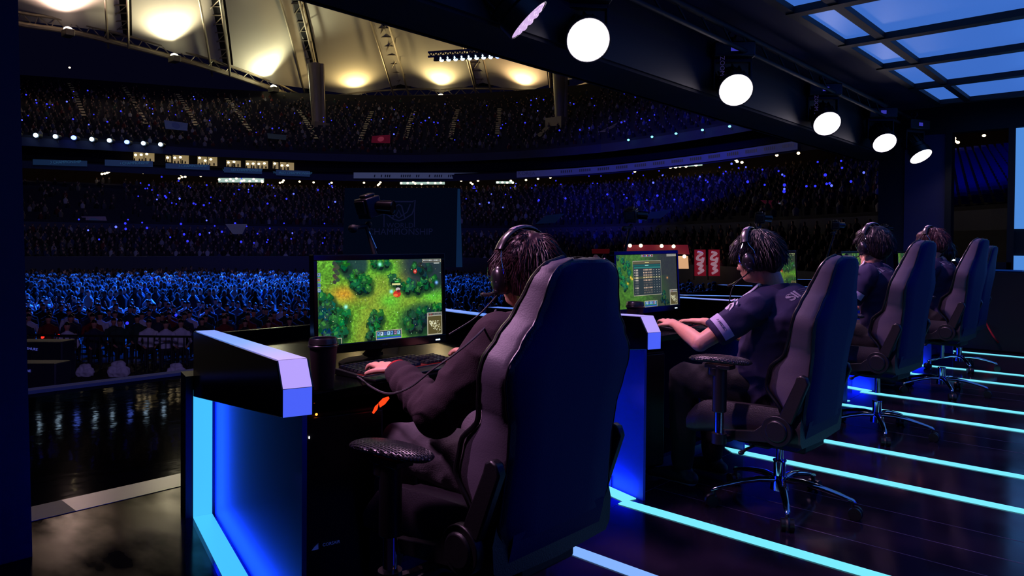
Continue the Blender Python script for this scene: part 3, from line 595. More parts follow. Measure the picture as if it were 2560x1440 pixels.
    if variant == 0:
        px2(img, .935, .052, .985, .062, (220, 225, 220))
        for q in range(4): px2(img, .0, .145+.06*q, .026, .192+.06*q, (60, 110, 190)); px2(img, .004, .150+.06*q, .022, .182+.06*q, [(150, 170, 170), (190, 130, 70), (90, 120, 170), (170, 190, 190)][q]); px2(img, .009, .158+.06*q, .016, .172+.06*q, (30, 40, 60))
        px2(img, .09, .935, .172, .942, g); px2(img, .168, .935, .174, 1, g); px2(img, .09, .942, .166, 1, (26, 60, 44))
    a0, a1 = (.435, .648) if variant == 0 else (.43, .645)
    px2(img, a0, .888, a1, 1, g); px2(img, a0+.006, .898, a1-.006, .995, (30, 46, 66)); px2(img, a0+.008, .958, a1-.008, .972, (52, 150, 84)); px2(img, a0+.008, .976, a1-.008, .992, (46, 96, 200))
    for q in range(7): px2(img, a0+.011+.0275*q, .905, a0+.033+.0275*q, .950, [(110, 170, 220), (190, 215, 235), (70, 110, 180), (150, 200, 230), (96, 150, 210), (170, 130, 160), (130, 190, 225)][q]); px2(img, a0+.016+.0275*q, .915, a0+.024+.0275*q, .935, (36, 60, 110))
    px2(img, .868, .705, 1, 1, g); px2(img, .873, .712, 1, .748, (120, 124, 120)); px2(img, .877, .755, .997, .99, (86, 78, 44))
    for q in range(7): px2(img, .915+.012*q, .72, .922+.012*q, .738, (50, 52, 52))
    for q in range(2): img = mixc(img, smoothst(blob((h, w), .889+.018*q, .729, .008, .014), 0, .3), (120, 60, 56))
    rr = np.random.RandomState(3)
    for q in range(150):
        t = rr.rand(); a = .882+.10*t; b_ = .79+.19*(t**.6)*rr.rand()+.02; 
        if b_ < .975: px2(img, a, b_, a+.005, b_+.009, (235, 236, 200) if rr.rand() > .35 else (150, 140, 80))
    return np.clip(img, 0, 1)
def lin(a): return np.where(a <= .04045, a/12.92, ((a+.055)/1.055)**2.4)
MAT['screen'] = attrmat('game_screen', emit=.98, base=0, rough=.25)
def make_screen(tl, tr, bl, w, h, img, parent, name='screen'):
    tl, tr, bl = Vector(tl), Vector(tr), Vector(bl); u = (tr-tl)/w; v = (bl-tl)/h
    ii, jj = np.meshgrid(np.arange(w+1), np.arange(h+1)); P = np.array(tl)[None, None]+ii[..., None]*np.array(u)+jj[..., None]*np.array(v)
    a = (jj[:-1, :-1]*(w+1)+ii[:-1, :-1]).ravel(); f = np.stack([a, a+w+1, a+w+2, a+1], 1)
    return colmesh(name, P.reshape(-1, 3), f, lin(img).reshape(-1, 3), MAT['screen'], parent)
def monitor(tl, tr, bl, img, label, res):
    tl, tr, bl = Vector(tl), Vector(tr), Vector(bl); o = (tl+tr)/2; u = (tr-tl).normalized(); dn = (bl-tl).normalized(); n = u.cross(dn)*-1
    if n.x < 0: n = -n
    W_, H_ = (tr-tl).length, (bl-tl).length
    base = V(o.x-.07, o.y, .75); r = empty('monitor', base, 0, label, 'monitor', 'monitors on the player desks')
    L = lambda a, b_, c: tl+u*a+dn*b_+n*c-base
    make_screen(L(0, 0, .001), L(W_, 0, .001), L(0, H_, .001), res[0], res[1], img, r)
    m = MB(); bt, bs_, bb = .022, .017, .034
    for (a0, a1, b0, b1) in ((-bs_, W_+bs_, -bt, 0), (-bs_, W_+bs_, H_, H_+bb), (-bs_, 0, 0, H_), (W_, W_+bs_, 0, H_)):
        m.prism([L(a0, b0, -.03), L(a1, b0, -.03), L(a1, b1, -.03), L(a0, b1, -.03)], n*.036)
    m.prism([L(-.01, -.015, -.045), L(W_+.01, -.015, -.045), L(W_+.01, H_+.03, -.045), L(-.01, H_+.03, -.045)], n*.040); m.build('bezel', MAT['bezel'], r, smooth=0, bevel=.003)
    m = MB(); m.prism([L(W_-.035, H_+.018, .0065), L(W_-.015, H_+.018, .0065), L(W_-.015, H_+.0225, .0065), L(W_-.035, H_+.0225, .0065)], n*.001); m.build('power_light', MAT['spotc'], r, smooth=0)
    m = MB(); c = W_/2; m.tube([L(c, H_*.55, -.06), L(c, H_+.03, -.06), V(0, 0, .02)], [(.035, .012), (.03, .012), (.04, .015)], 12, up=n); m.build('neck', MAT['plastic'], r)
    m = MB(); m.loops([[V(.02+.11*s*math.cos(a), .14*s*math.sin(a), z) for a in [2*PI*q/28 for q in range(28)]] for s, z in ((1, .0), (1, .008), (.92, .014), (.3, .02))]); m.build('stand_foot', MAT['footm'], r)
    text('ASUS', .010, frame(L(c, H_+.018, .0066), u, n), 'brand_lettering', mat('brand_grey%d' % int(o.y*10), (80, 60, 64), .5), r)
    return r
MAT['footm'] = mat('foot_black', (6, 6, 7), .8, spec=.1); MAT['bezel'] = mat('bezel_gloss', (10, 8, 12), .18)
img1 = paint_map(384, 216, 4, 0); img2 = paint_map(320, 180, 9, 1); img3 = paint_map(96, 54, 21, 0)*.55+.1
m1 = [V(-2.246, 1.441, 1.140), V(-2.173, 1.963, 1.145), V(-2.237, 1.443, .840)]
monitor(*m1, img1, 'wide monitor showing a bright green forest battlefield in front of the nearest player', (384, 216))
m2 = [V(-2.262, 3.325, 1.152), V(-2.185, 3.835, 1.160), V(-2.245, 3.327, .855)]
monitor(*m2, img2, 'monitor showing a score table over a dim forest map in front of the second player', (320, 180))
for k, lab in ((2, 'monitor of the third player, a pale green sliver seen past the second player\'s head'), (3, 'monitor of the fourth player, hidden behind the heads'), (4, 'monitor at the end of the desk row near the far wall')):
    d = V(0, 1.82*(k-1)+(.0), 0)
    monitor(m2[0]+d, m2[1]+d, m2[2]+d, np.clip(img3*np.array((1.0, 1.05, .75)), 0, 1), lab, (96, 54))
# keyboards
def keyboard(p, ang, label):
    r = empty('keyboard', p, ang, label, 'keyboard', 'keyboards on the player desks'); r.rotation_euler = (math.radians(0), math.radians(0), ang)
    m = MB(); m.prism([V(-.075, 0, 0), V(.075, 0, 0), V(.075, 0, .012), V(-.075, 0, .022)], (0, .455, 0)); m.box((.075, .0, .0), (.14, .455, .009)); m.build('case', MAT['plastic'], r, smooth=0, bevel=.003)
    rows = [(-.058, 15), (-.034, 15), (-.015, 14), (.004, 13), (.023, 12), (.042, 0), (.061, 0)]
    m = MB()
    def key(x, y, w, h=.0165):
        z = .022-(x+.075)/.15*.010; m.loops([[V(x+sx*h/2*s, y+sy*w/2*s, z+dz) for sx, sy in ((-1, -1), (1, -1), (1, 1), (-1, 1))] for s, dz in ((1, 0), (1, .004), (.78, .011))])
    for i, x in enumerate((-.060, -.037, -.018, .001, .020, .039, .058)):
        y = .012
        if i == 6: widths = [.022, .022, .022, .115, .022, .022, .022]
        elif i == 5: widths = [.042]+[.0165]*10+[.048]
        elif i == 4: widths = [.032]+[.0165]*11+[.038]
        elif i == 3: widths = [.027]+[.0165]*12+[.025]
        else: widths = [.0165]*14+[.02]
        for w_ in widths: key(x, y+w_/2, w_); y += w_+.0022
        y = .305
        for q in range(3):
            if not (i in (4,)) : key(x, y+.008+.019*q, .0165)
        for q in range(4):
            if i: key(x, .372+.019*q, .0165)
    m.build('keycaps', MAT['keycap'], r, smooth=0)
    m = MB(); m.box((-.07, .004, .0125), (.07, .45, .0145)); m.build('key_glow', glow('kb_red%d' % int(p[1]*10), (150, 16, 20), .35), r, smooth=0)
    return r
k1 = V(-2.03, 1.50, .751); a1 = atz(912, 940, .765); a2 = atz(1119, 905, .765); an = math.atan2((a2-a1).y, (a2-a1).x)-PI/2
keyboard(V(a1.x, a1.y, .7505)+V(-.085, -.005, 0), an, 'black mechanical keyboard under the nearest player\'s left hand')
keyboard(V(-2.02, 3.46, .7505), math.radians(4), 'black keyboard under the second player\'s forearm')
keyboard(V(-2.02, 5.26, .7505), math.radians(2), 'black keyboard on the third desk')
keyboard(V(-2.02, 7.06, .7505), math.radians(2), 'black keyboard on the fourth desk')
def cup(p, s, label):
    r = empty('coffee_cup', p, 0, label, 'cup')
    def ring(rr, z, n=32): return [V(rr*s*math.cos(2*PI*k/n), rr*s*math.sin(2*PI*k/n), z*s) for k in range(n)]
    m = MB(); m.loops([ring(.029, 0), ring(.030, .002), ring(.040, .128), ring(.041, .130)]); m.build('sleeve', mat('cup_paper%d' % int(p[1]*10), (44, 30, 36), .7), r)
    m = MB(); m.loops([ring(.0405, .122), ring(.044, .124), ring(.0445, .129), ring(.0425, .131), ring(.0435, .135), ring(.0425, .137), ring(.040, .148), ring(.0385, .150), ring(.036, .149), ring(.0345, .143), ring(.02, .142)]); m.build('lid', MAT['lid'], r)
    return r
MAT['lid'] = mat('lid_plastic', (26, 20, 25), .28)
c = atz(808, 972, .75); cup((c.x, c.y, .7502), 1.06, 'black takeaway coffee cup with a ribbed lid beside the nearest monitor')
c = aty(1592, 770, 3.22); cup((c.x-.01, 3.22, .7502), 1.1, 'dark takeaway cup beside the second monitor')
# table cables
def cable(pts, r, label, m='plastic', n=8):
    b = MB(); b.tube(spline(pts, n), r, 6); o = b.build('cable', MAT[m] if m in MAT else m); return tag(o, label, 'cable')
cg = mat('cable_grey', (70, 62, 70), .5)
P_ = [atz(845, 932, .756), atz(880, 936, .757), atz(905, 945, .757), atz(925, 962, .757), V(-1.86, 1.37, .80), V(-1.80, 1.38, .79), V(-1.73, 1.375, .80), V(-1.68, 1.385, .845), V(-1.62, 1.42, .91), V(-1.57, 1.45, 1.0)]
P_ = [atz(845, 932, .756), atz(890, 940, .757), atw(925, 965, 2.26), atw(960, 982, 2.16), atw(990, 982, 2.08), atw(1030, 965, 2.02), atw(1080, 925, 1.99), atw(1130, 890, 1.99), atw(1180, 850, 2.02), atw(1215, 815, 2.10), atw(1240, 775, 2.2)]
cable(P_, .0032, 'thin grey headset cable looping over the nearest player\'s sleeve', cg)
cable([atz(1000, 858, .753), atz(985, 862, .80), atz(960, 870, .81), atz(945, 880, .78), atz(940, 895, .755)], .0025, 'black cable curling below the nearest monitor', cg)
cable([atw(1240, 790, 2.3), atw(1215, 820, 2.38), atw(1200, 835, 2.45)], .003, 'dark headset lead in front of the nearest player\'s chest')
# computer under the first desk
PA = math.radians(-15.6)
def pc(x, y, label):
    r = empty('computer_tower', (x, y, .06), PA, label, 'computer', 'computer towers under the desks')
    m = MB(); m.box((-.48, -.135, .0), (-.01, .15, .60)); m.build('case', MAT['blackm'], r, bevel=.008)
    m = MB(); m.box((-.012, -.13, .01), (0, .145, .59)); 
    fp = m.build('front_panel', MAT['plastic'], r, bevel=.006)
    return r, fp
PC0 = V(-1.99, 1.37, .06)
r, fp = pc(PC0.x, PC0.y, 'black computer tower under the nearest desk with red and orange lights')
def fr(px_, py_):
    nn = V(math.cos(PA), math.sin(PA), 0); d = ray(px_, py_); t = ((PC0-EYE).dot(nn)+.003)/d.dot(nn); p = EYE+d*t-PC0; return Matrix.Rotation(-PA, 3, 'Z')@p
m = MB(); m.ell(fr(791, 1036), (.003, .004, .004)); m.build('standby_light', glow('led_amber', (255, 120, 40), 6), fp)
m = MB(); m.ell(fr(773, 1094), (.002, .0018, .004)); m.build('drive_light', glow('led_w', (255, 255, 255), 5), fp)
for q, pts in enumerate((((919, 1026), (926, 1010), (934, 1003), (931, 1017), (922, 1028)), ((935, 1001), (946, 990), (959, 986), (961, 990), (950, 1004), (938, 1012)))):
    m = MB(); m.prism([fr(*p)+V(.04, 0, 0) for p in pts][::-1], (.004, 0, 0)); m.build('light_fin', MAT['orange'], fp, smooth=0)
m = MB(); c = fr(788, 1368)
for i in range(3): m.prism([c+V(.001, -.012+.006*i, -.008), c+V(.001, -.002+.006*i, -.008), c+V(.001, .001+.004*i, .006+.003*i)], (.001, 0, 0))
m.build('sail_logo', mat('logo_blue', (60, 80, 170), .5, emi=(30, 44, 110), es=.5), fp, smooth=0)
text('CORSAIR', .014, frame(c+V(.002, .052, .002), (0, 1, 0), (1, 0, 0)), 'lettering', mat('logo_blue2', (60, 80, 170), .5, emi=(30, 44, 110), es=.5), fp)
pc(-1.99, 3.19, 'black computer tower in the dark under the second desk')
# desk cameras on stalks
def desk_cam(p_head, p_foot, label, yaw=0):
    r = empty('desk_camera', (p_foot.x, p_foot.y, .75), 0, label, 'camera', 'small cameras on stalks above the desks'); o = V(p_foot.x, p_foot.y, .75); hd = p_head-o
    m = MB(); m.box((-.02, -.025, 0), (.02, .025, .03)); m.tube([(0, 0, .0), (0, 0, p_foot.z-.75), hd+V(.0, -.012, -.075)], [.011, .011, .008], 10); m.build('stalk', MAT['blackm'], r)
    m = MB(); m.tube([(.011, 0, p_foot.z-.75+.02), (.009, -.001, p_foot.z-.75+.03), hd+V(.008, -.012, -.082)], .0028, 6); m.build('rod', MAT['chrome'], r)
    m = MB(); m.tube([hd+V(0, -.07, -.085), hd+V(0, .0, -.075)], .009, 8); m.ell(hd+V(0, -.075, -.088), (.02, .02, .017)); m.ell(hd+V(0, 0, -.07), (.014, .014, .014)); m.build('clamp', MAT['blackm'], r)
    T = Matrix.Translation(hd)@Matrix.Rotation(yaw, 4, 'Z')@Matrix.Rotation(math.radians(18), 4, 'X')
    m = MB(); m.box((-.04, -.035, -.04), (.04, .035, .04), mtx=T); m.box((-.03, -.045, -.02), (.03, -.035, .035), mtx=T); m.box((-.02, -.02, .04), (.02, .03, .052), mtx=T); m.build('body', MAT['plastic'], r, bevel=.004)
    m = MB(); a = T@V(.03, .02, -.005); b_ = T@V(.085, .05, -.02); m.cyl(a, b_, .026, 24, r2=.030); m.torus(b_, b_-a, .026, .004, 24, 6); m.build('lens', MAT['bezel'], r)
    return r
desk_cam(atw(922, 518, 2.92), atw(938, 640, 2.85), 'small black camera on a bent stalk above the nearest monitor')
desk_cam(atw(1578, 538, 4.7), atw(1560, 640, 4.7), 'small camera above the second monitor, between the first and second players', .3)
desk_cam(atw(1900, 545, 6.1), atw(1915, 640, 6.1), 'small camera with a pale top edge above the second player\'s head', .4)
desk_cam(atw(2088, 562, 7.6), atw(2065, 650, 7.6), 'small camera to the left of the third player\'s head', .4)
desk_cam(atw(2212, 570, 8.9), atw(2215, 650, 8.9), 'small camera just above the third player\'s hair', .4)
# ================================================================== people
def finger(m, p, d, n, L, r0, curl):
    """p base, d direction, n up normal, three phalanges bending down by curl"""
    d = d.normalized(); side = d.cross(n); pts = [p]; cur = d.copy()
    for i, f in enumerate((.45, .30, .25)):
        pts.append(pts[-1]+cur*(L*f)); cur = (Matrix.Rotation(-curl[i], 3, side)@cur)
    m.limb(pts, [r0, r0*.95, r0*.86, r0*.72], 10)
def hand(m, wrist, fwd, up, lr, curl=(.35, .55, .35), sc=1.0):
    """lr +1: thumb lies towards +side (side = fwd x up)"""
    fwd = fwd.normalized(); side = fwd.cross(up).normalized(); up = side.cross(fwd).normalized(); S = sc
    m.limb([wrist-fwd*.02, wrist+fwd*.02*S, wrist+fwd*.06*S+up*.006, wrist+fwd*.088*S+up*.004], [(.024*S, .019*S), (.029*S, .018*S), (.037*S, .015*S), (.036*S, .012*S)], 16, up=up)
    for i, (o, L, r0) in enumerate(((-.028, .072, .0088), (-.010, .080, .0092), (.009, .074, .0090), (.027, .060, .0080))):
        o *= -lr*S; base = wrist+fwd*(.085-.006*abs(i-1))*S+side*o+up*.006
        finger(m, base-fwd*.012, fwd+side*o*3.0+up*.14, up, L*S, r0*S, curl)
    tb = wrist+fwd*.028*S+side*lr*.026*S; finger(m, tb, fwd*.9+side*lr*.62-up*.10, (up+side*lr*.5).normalized(), .068*S, .0105*S, (.1, .2, .2))
def head_vol(m, c, R):
    E = lambda p, r, rot=None: m.ell(c+R@V(*p), r, R@rot if rot else R, 20, 14)
    E((.004, 0, .025), (.098, .076, .094)); E((-.022, 0, -.03), (.068, .064, .082)); E((-.052, 0, -.072), (.036, .040, .030)); E((-.085, 0, -.012), (.014, .013, .028)); E((-.098, 0, -.024), (.012, .011, .010))
    E((-.086, 0, .030), (.016, .055, .014)); E((-.082, 0, -.050), (.014, .022, .007)); E((-.080, 0, -.060), (.013, .020, .007)); E((-.066, .034, -.022), (.022, .022, .024)); E((-.066, -.034, -.022), (.022, .022, .024))
    for s in (-1, 1): E((.004, s*.076, -.006), (.018, .009, .032)); E((.006, s*.080, .012), (.015, .008, .015))
def hair_strands(c, R, n, seed, length, parent, m, name='hair_strands'):
    r = random.Random(seed); b = MB()
    for i in range(n):
        ph = r.uniform(0, 2*PI); th = math.acos(r.uniform(-.25, 1)); d = V(math.sin(th)*math.cos(ph), math.sin(th)*math.sin(ph), math.cos(th))
        if d.x < -.45 and d.z < .30: continue
        p = V(.012+d.x*.108, d.y*.090, .028+d.z*.106); t = V(d.x, d.y, 0); t = t.normalized() if t.length > .05 else V(1, 0, 0)
        tang = (V(0, 0, -1)-d*(-d.z)); tang = (tang.normalized() if tang.length > .05 else t)
        crown = V(.04, 0, .13); flow = (p-crown); flow = flow-d*flow.dot(d); flow = flow.normalized() if flow.length > .001 else tang
        dr = (flow*.8+tang*.4+V(r.uniform(-.5, .5), r.uniform(-.5, .5), r.uniform(-.2, .3))).normalized(); L = length*r.uniform(.6, 1.25); w = r.uniform(.0011, .0026)
        pts = []
        for k in range(5):
            q = k/4; pts.append(p-d*.008+dr*L*q+d*(.013*math.sin(q*2.2)+r.uniform(0, .004))+V(0, 0, -.018*q*q))
        b.tube([c+R@q for q in pts], [w, w*1.1, w*.9, w*.6, w*.1], 4)
    o = b.build(name, m, parent, smooth=60); return o
def make_person(label, J, kind, seed, vox=.006, hn=900, headrot=(0, 0, 0), hairm='hair', brown=0, bulk=0):
    """J: joints in world space. Facing -X."""
    o = V(J['pelvis'].x, J['pelvis'].y, 0); r = empty('person', o, 0, label, 'person'); J = {k: v-o for k, v in J.items()}
    R = (Matrix.Rotation(headrot[2], 3, 'Z')@Matrix.Rotation(headrot[1], 3, 'Y')@Matrix.Rotation(headrot[0], 3, 'X'))
    hc = J['head']
    m = MB(); Y = V(0, 1, 0)
    head_vol(m, hc, R)
    nb = J['neck']; m.limb([nb-V(-.005, 0, .05), nb+V(0, 0, .03), hc+R@V(.022, 0, -.055)], [(.062, .056), (.054, .052), (.052, .055)], 18, up=(1, 0, 0))
    m.limb([J['pelvis'], J['waist'], J['chest'], nb-V(0, 0, .05)], [(.155, .11), (.14, .10), (.165, .115), (.10, .07)], 22, up=(1, 0, 0))
    hands = {}
    for s, L in (('l', -1), ('r', 1)):
        sh, el, wr = J[s+'sh'], J[s+'el'], J[s+'wr']; m.limb([sh, (sh+el)/2, el], [.050, .045, .038], 16); m.limb([el, (el*.6+wr*.4), wr], [.040, .038, (.027, .021)], 16, up=(0, 0, 1))
        hand(m, wr, J[s+'hd']-wr, V(-.15, 0, 1) if True else V(0, 0, 1), L*(1 if s == 'l' else 1)*-1 if False else (1 if s == 'l' else -1)*(-1))
    m.limb([J['lhp'], J['lkn']], [.082, .058]); m.limb([J['rhp'], J['rkn']], [.082, .058]); m.limb([J['lkn'], J['lak']], [.055, .038]); m.limb([J['rkn'], J['rak']], [.055, .038])
    body = m.fuse('body', MAT['skin'], r, vox, 3)
    # eyes, brows
    m = MB()
    for s in (-1, 1): m.ell(hc+R@V(-.079, s*.031, .010), (.011, .013, .008), R)
    m.build('eyes', mat('eye%d' % seed, (30, 22, 22), .1), body)
    # hair: cap + strands
    m = MB(); E = lambda p, rr, rot=None: m.ell(hc+R@V(*p), rr, R@rot if rot else R, 20, 14)
    E((.014, 0, .038), (.111, .095, .101)); E((.050, 0, -.008), (.074, .084, .075)); E((-.055, 0, .078), (.052, .070, .038)); E((.03, .055, .0), (.06, .034, .06)); E((.03, -.055, .0), (.06, .034, .06)); E((.062, 0, -.045), (.040, .058, .04)); E((-.078, 0, .058), (.022, .058, .022))
    hp = m.fuse('hair', MAT[hairm], r, .006, 3, wr=.006, wscale=26, wst=(1, 1, .35))
    hair_strands(hc, R, hn, seed, .055, hp, MAT[hairm])
    # clothes
    m = MB(); k = .016 if kind == 'hoodie' else .012
    k += bulk; m.limb([J['pelvis']+V(0, 0, -.015), J['waist'], J['chest'], nb-V(-.005, 0, .055)], [(.175+k, .13+k), (.15+k, .115+k), (.175+k, .12+k), (.09+k*.7, .065+k*.6)], 26, up=(1, 0, 0))
    for s in ('l', 'r'):
        sh, el, wr = J[s+'sh'], J[s+'el'], J[s+'wr']; m.limb([nb-V(0, 0, .035), sh*.45+nb*.55-V(0, 0, .02), sh+V(0, 0, .0)], [.058, .062, .068], 18)
        if kind == 'hoodie':
            m.limb([sh, (sh*.5+el*.5), el], [.076, .070, .066], 18)
            d = (wr-el); N_ = 14; P = []; Rr = []
            for i in range(N_+1):
                t = i/N_; P.append(el+d*t*.93); Rr.append((.064-.022*t)+.0045*math.sin(t*34+1)*(1 if t < .9 else .2))
            m.limb([P[0], P[1]], [Rr[0], Rr[1]], 16); m.tube(P, Rr, 20)
            c_ = el+d*.95; m.tube([el+d*.90, el+d*.945, el+d*.985], [.040, .040, .036], 20)
        else:
            e2 = sh+(el-sh)*.72; m.limb([sh, (sh+e2)/2], [.072, .068], 18); m.tube([sh, (sh+e2)/2, e2], [.071, .068, .062], 22)
    top = m.fuse('sweatshirt' if kind == 'hoodie' else 'polo_shirt', MAT['hoodie' if kind == 'hoodie' else 'polo'], r, .0075 if vox < .005 else .009, 3, wr=.008, wscale=11, wst=(1, 1, 1.3))
    if kind == 'hoodie':
        m = MB(); m.torus(nb+V(.006, 0, .014), V(-.28, 0, 1), .071, .010, 28, 8); m.build('red_collar', MAT['red'], top)
        for s in ('l', 'r'):
            wr, el = J[s+'wr'], J[s+'el']; m = MB(); m.torus(wr-(wr-el)*.02, wr-el, .035, .005, 24, 6); m.build('red_cuff', MAT['red'], top)
        m = MB(); m.limb([nb+V(.03, -.075, -.065), nb+V(.085, -.04, -.07), nb+V(.10, 0, -.075), nb+V(.085, .04, -.07), nb+V(.03, .075, -.065)], [.024, .032, .036, .032, .024], 14); m.build('hood', MAT['hoodie'], top)
    else:
        m = MB(); m.loops([[nb+V(.006+rr*math.cos(a)*1.0, rr*math.sin(a), z-.015*math.cos(a)*-1) for a in [2*PI*q/28 for q in range(28)]] for rr, z in ((.082, -.045), (.070, -.01), (.066, .012), (.071, .010), (.086, -.030))], cap=False); m.build('collar', MAT['polo'], top)
        sh, el = J['lsh'], J['lel']; d = (el-sh).normalized(); e2 = sh+(el-sh)*.66
        m = MB(); u0 = V(0, -1, 0); u0 = (u0-d*u0.dot(d)).normalized(); w0 = d.cross(u0)
        def arc(t, a0, a1, rr, n=10): c_ = sh+(el-sh)*t; return [c_+(u0*math.cos(a)+w0*math.sin(a))*rr for a in [a0+(a1-a0)*q/n for q in range(n+1)]]
        A, B_ = arc(.50, -1.0, 1.0, .0765), arc(.66, -1.0, 1.0, .0735)
        m.add(A+B_, [(q, q+1, q+12, q+11) for q in range(10)]); m.build('sleeve_patch', MAT['patch'], top)
        cc = sh+(el-sh)*.58; zz = u0
        text('AMOLED', .017, frame(cc+zz*.0785, w0*-1 if (w0*-1).dot(V(-1, 0, 0)) < 0 else w0*-1, zz), 'patch_lettering', MAT['ink'], top)
        # team crest on the upper sleeve
        c3 = sh+(el-sh)*.18; F_ = frame(c3+(u0*.6+V(-.5, 0, .25)).normalized()*.079, d.cross((u0*.6+V(-.5, 0, .25)).normalized()), (u0*.6+V(-.5, 0, .25)).normalized())
        m = MB()
        for poly in (((-.022, .03), (.022, .03), (.018, -.002), (0, -.018), (-.018, -.002)), ((-.026, -.012), (-.012, -.026), (-.016, -.034), (-.03, -.02)), ((.026, -.012), (.012, -.026), (.016, -.034), (.03, -.02)), ((-.01, -.03), (.01, -.03), (0, -.042))):
            m.prism([F_@V(a, b_, 0) for a, b_ in poly], F_.to_3x3()@V(0, 0, .002))
        cr_ = m.build('crest', MAT['white'], top, smooth=0)
        m = MB(); m.prism([F_@V(a, b_, .002) for a, b_ in ((-.014, .022), (-.004, .022), (.012, 0), (.0, -.008))], F_.to_3x3()@V(0, 0, .001)); m.build('crest_mark', MAT['ink'], cr_, smooth=0)
        # shoulder piping and the back print
        m = MB(); P = [nb+V(-.02, -.072, -.012), sh*.35+nb*.65+V(-.028, 0, .052), sh*.7+nb*.3+V(-.03, 0, .058), sh+V(-.038, -.01, .062)]; m.tube(spline(P, 5), .0035, 6, flat=2.2, up=(0, 0, 1)); m.build('shoulder_piping', MAT['white'], top)
        bc = J['chest']+V(.138+k, .015, .085); F2 = frame(bc+V(-.03, -.10, .12), (.15, 1, 0), (.7, -.25, 1)); dn2 = V(-.7, .25, -1)
        t_ = text('SII', .058, F2@Matrix.Translation((-.045, .0, .004)), 'back_print', MAT['white'], top, .001, .002)
        drape(t_, top, dn2)
        m = MB()
        for i in range(4): m.box((.0, -.022+.013*i, .003), (.075-.006*i, -.014+.013*i, .0045), mtx=F2)
        drape(m.build('back_print_bars', mat('print%d' % seed, (96, 90, 116), .7), top, smooth=0), top, dn2)
        t3 = text('GALAXY', .011, F2@Matrix.Translation((.03, -.034, .004)), 'back_print_small', MAT['white'], top); drape(t3, top, dn2)
    # trousers
    m = MB()
    m.limb([J['pelvis']+V(0, -.08, -.02), J['pelvis']+V(0, .08, -.02)], [.105, .105], 18)
    for s in ('l', 'r'):
        hp_, kn, ak = J[s+'hp'], J[s+'kn'], J[s+'ak']; m.limb([hp_, (hp_+kn)/2, kn], [.102, .088, .072], 20); m.limb([kn, (kn*.6+ak*.4), ak+V(0, 0, .02)], [.070, .066, .050], 18)
    m.fuse('trousers', MAT['trousers'] if kind == 'hoodie' else MAT['jeans'], r, .009, 3, wr=.007, wscale=12)
    for s in ('l', 'r'):
        a = J[s+'ak']; m = MB(); m.limb([a+V(.05, 0, -.05), a+V(-.04, 0, -.045), a+V(-.15, 0, -.06), a+V(-.19, 0, -.065)], [(.036, .038), (.040, .040), (.042, .026), (.036, .020)], 16, up=(0, 0, 1)); m.ell(a+V(.01, 0, -.02), (.045, .04, .045))
        sh_ = m.fuse('shoe', [MAT['redshoe'] if kind == 'hoodie' else MAT['shoe'], MAT['sole']], r, .007, 3, classify=lambda p, z=a.z-.082: 1 if p.z < z+.012 else 0)
    return r
MAT['patch'] = mat('patch', (190, 178, 214), .6, var=.1); MAT['ink'] = mat('ink', (40, 34, 52), .7); MAT['redshoe'] = mat('red_shoe', (90, 26, 34), .6, var=.6, vscale=18)
def headset(hc, R, label, boom=1, cord=None):
    r = empty('headset', hc, 0, label, 'headset', 'gaming headsets worn by the players'); R = R.copy()
    T = lambda x, y, z: R@V(x, y, z)
    P = [T(-.006, .118*math.sin(a), .020+.134*math.cos(a)) for a in [math.radians(q) for q in range(-62, 63, 6)]]
    m = MB(); m.tube(P, [(.019, .007)]*len(P), 12, up=P[0]-P[-1]); hb = m.build('headband', MAT['hsp'], r)
    P2 = [p.copy() for p in P[6:-6]]; m = MB(); m.tube([p+(p.normalized())*.006 for p in P2], [(.013, .003)]*len(P2), 10, up=P[0]-P[-1]); m.build('band_pad', MAT['hsp2'], hb)
    for s in (-1, 1):
        c = T(-.004, s*.100, -.012); nrm = T(0, s, 0)
        m = MB(); u, w_ = T(1, 0, 0), T(0, 0, 1)
        L = []
        for rr, d in ((.030, -.026), (.040, -.020), (.042, -.004), (.041, .004), (.036, .016), (.026, .024), (.010, .027)):
            L.append([c+u*(rr*.82*math.cos(a))+w_*(rr*1.12*math.sin(a))+nrm*d for a in [2*PI*q/28 for q in range(28)]])
        m.loops(L); cupo = m.build('ear_cup', MAT['hsp'], r)
        m = MB(); m.torus(c+nrm*-.018, nrm, .036, .011, 26, 8); m.build('ear_cushion', MAT['blackm'], cupo)
        m = MB()
        for t in (-1, 1):
            m.tube([T(t*.012, s*.108, .078), T(t*.020, s*.116, .060), T(t*.036, s*.124, .040), T(t*.042, s*.122, .0), T(t*.037, s*.112, -.022)], .0017, 6)
        m.build('wire_yoke', MAT['chrome'], r)
        m = MB(); m.box(-V(.012, .0008, .0015), V(.012, .0008, .0015), mtx=frame(c+nrm*.0255+w_*-.006, u, w_)); m.build('badge_line', MAT['white'], cupo, smooth=0)
    if boom:
        s = -1; a = T(-.006, s*.112, -.048); b_ = T(-.030, s*.118, -.070)
        m = MB(); m.ell(a, (.014, .012, .012)); P = spline([a, b_, T(-.085, s*.104, -.088), T(-.125, s*.078, -.098)], 5) if boom == 1 else spline([a, T(-.03, s*.12, -.058), T(-.07, s*.12, -.060)], 4); m.tube(P, .0032 if boom == 1 else .006, 8); bm_ = m.build('microphone_boom', MAT['hsp'], r)
        m = MB(); e = P[-1]; m.limb([e, e+T(-.016, .006, -.001)], [.008, .0065], 10); m.build('microphone', MAT['blackm'], bm_)
    if cord:
        m = MB(); m.tube(spline([T(-.002, -.108, -.055)]+[V(*p)-hc for p in cord], 6), .0026, 6); m.build('cord', MAT['blackm'], r)
    return r
MAT['hsp'] = mat('headset_plastic', (26, 22, 30), .28, spec=.6); MAT['hsp2'] = mat('headset_pad', (150, 140, 160), .25, spec=.6)
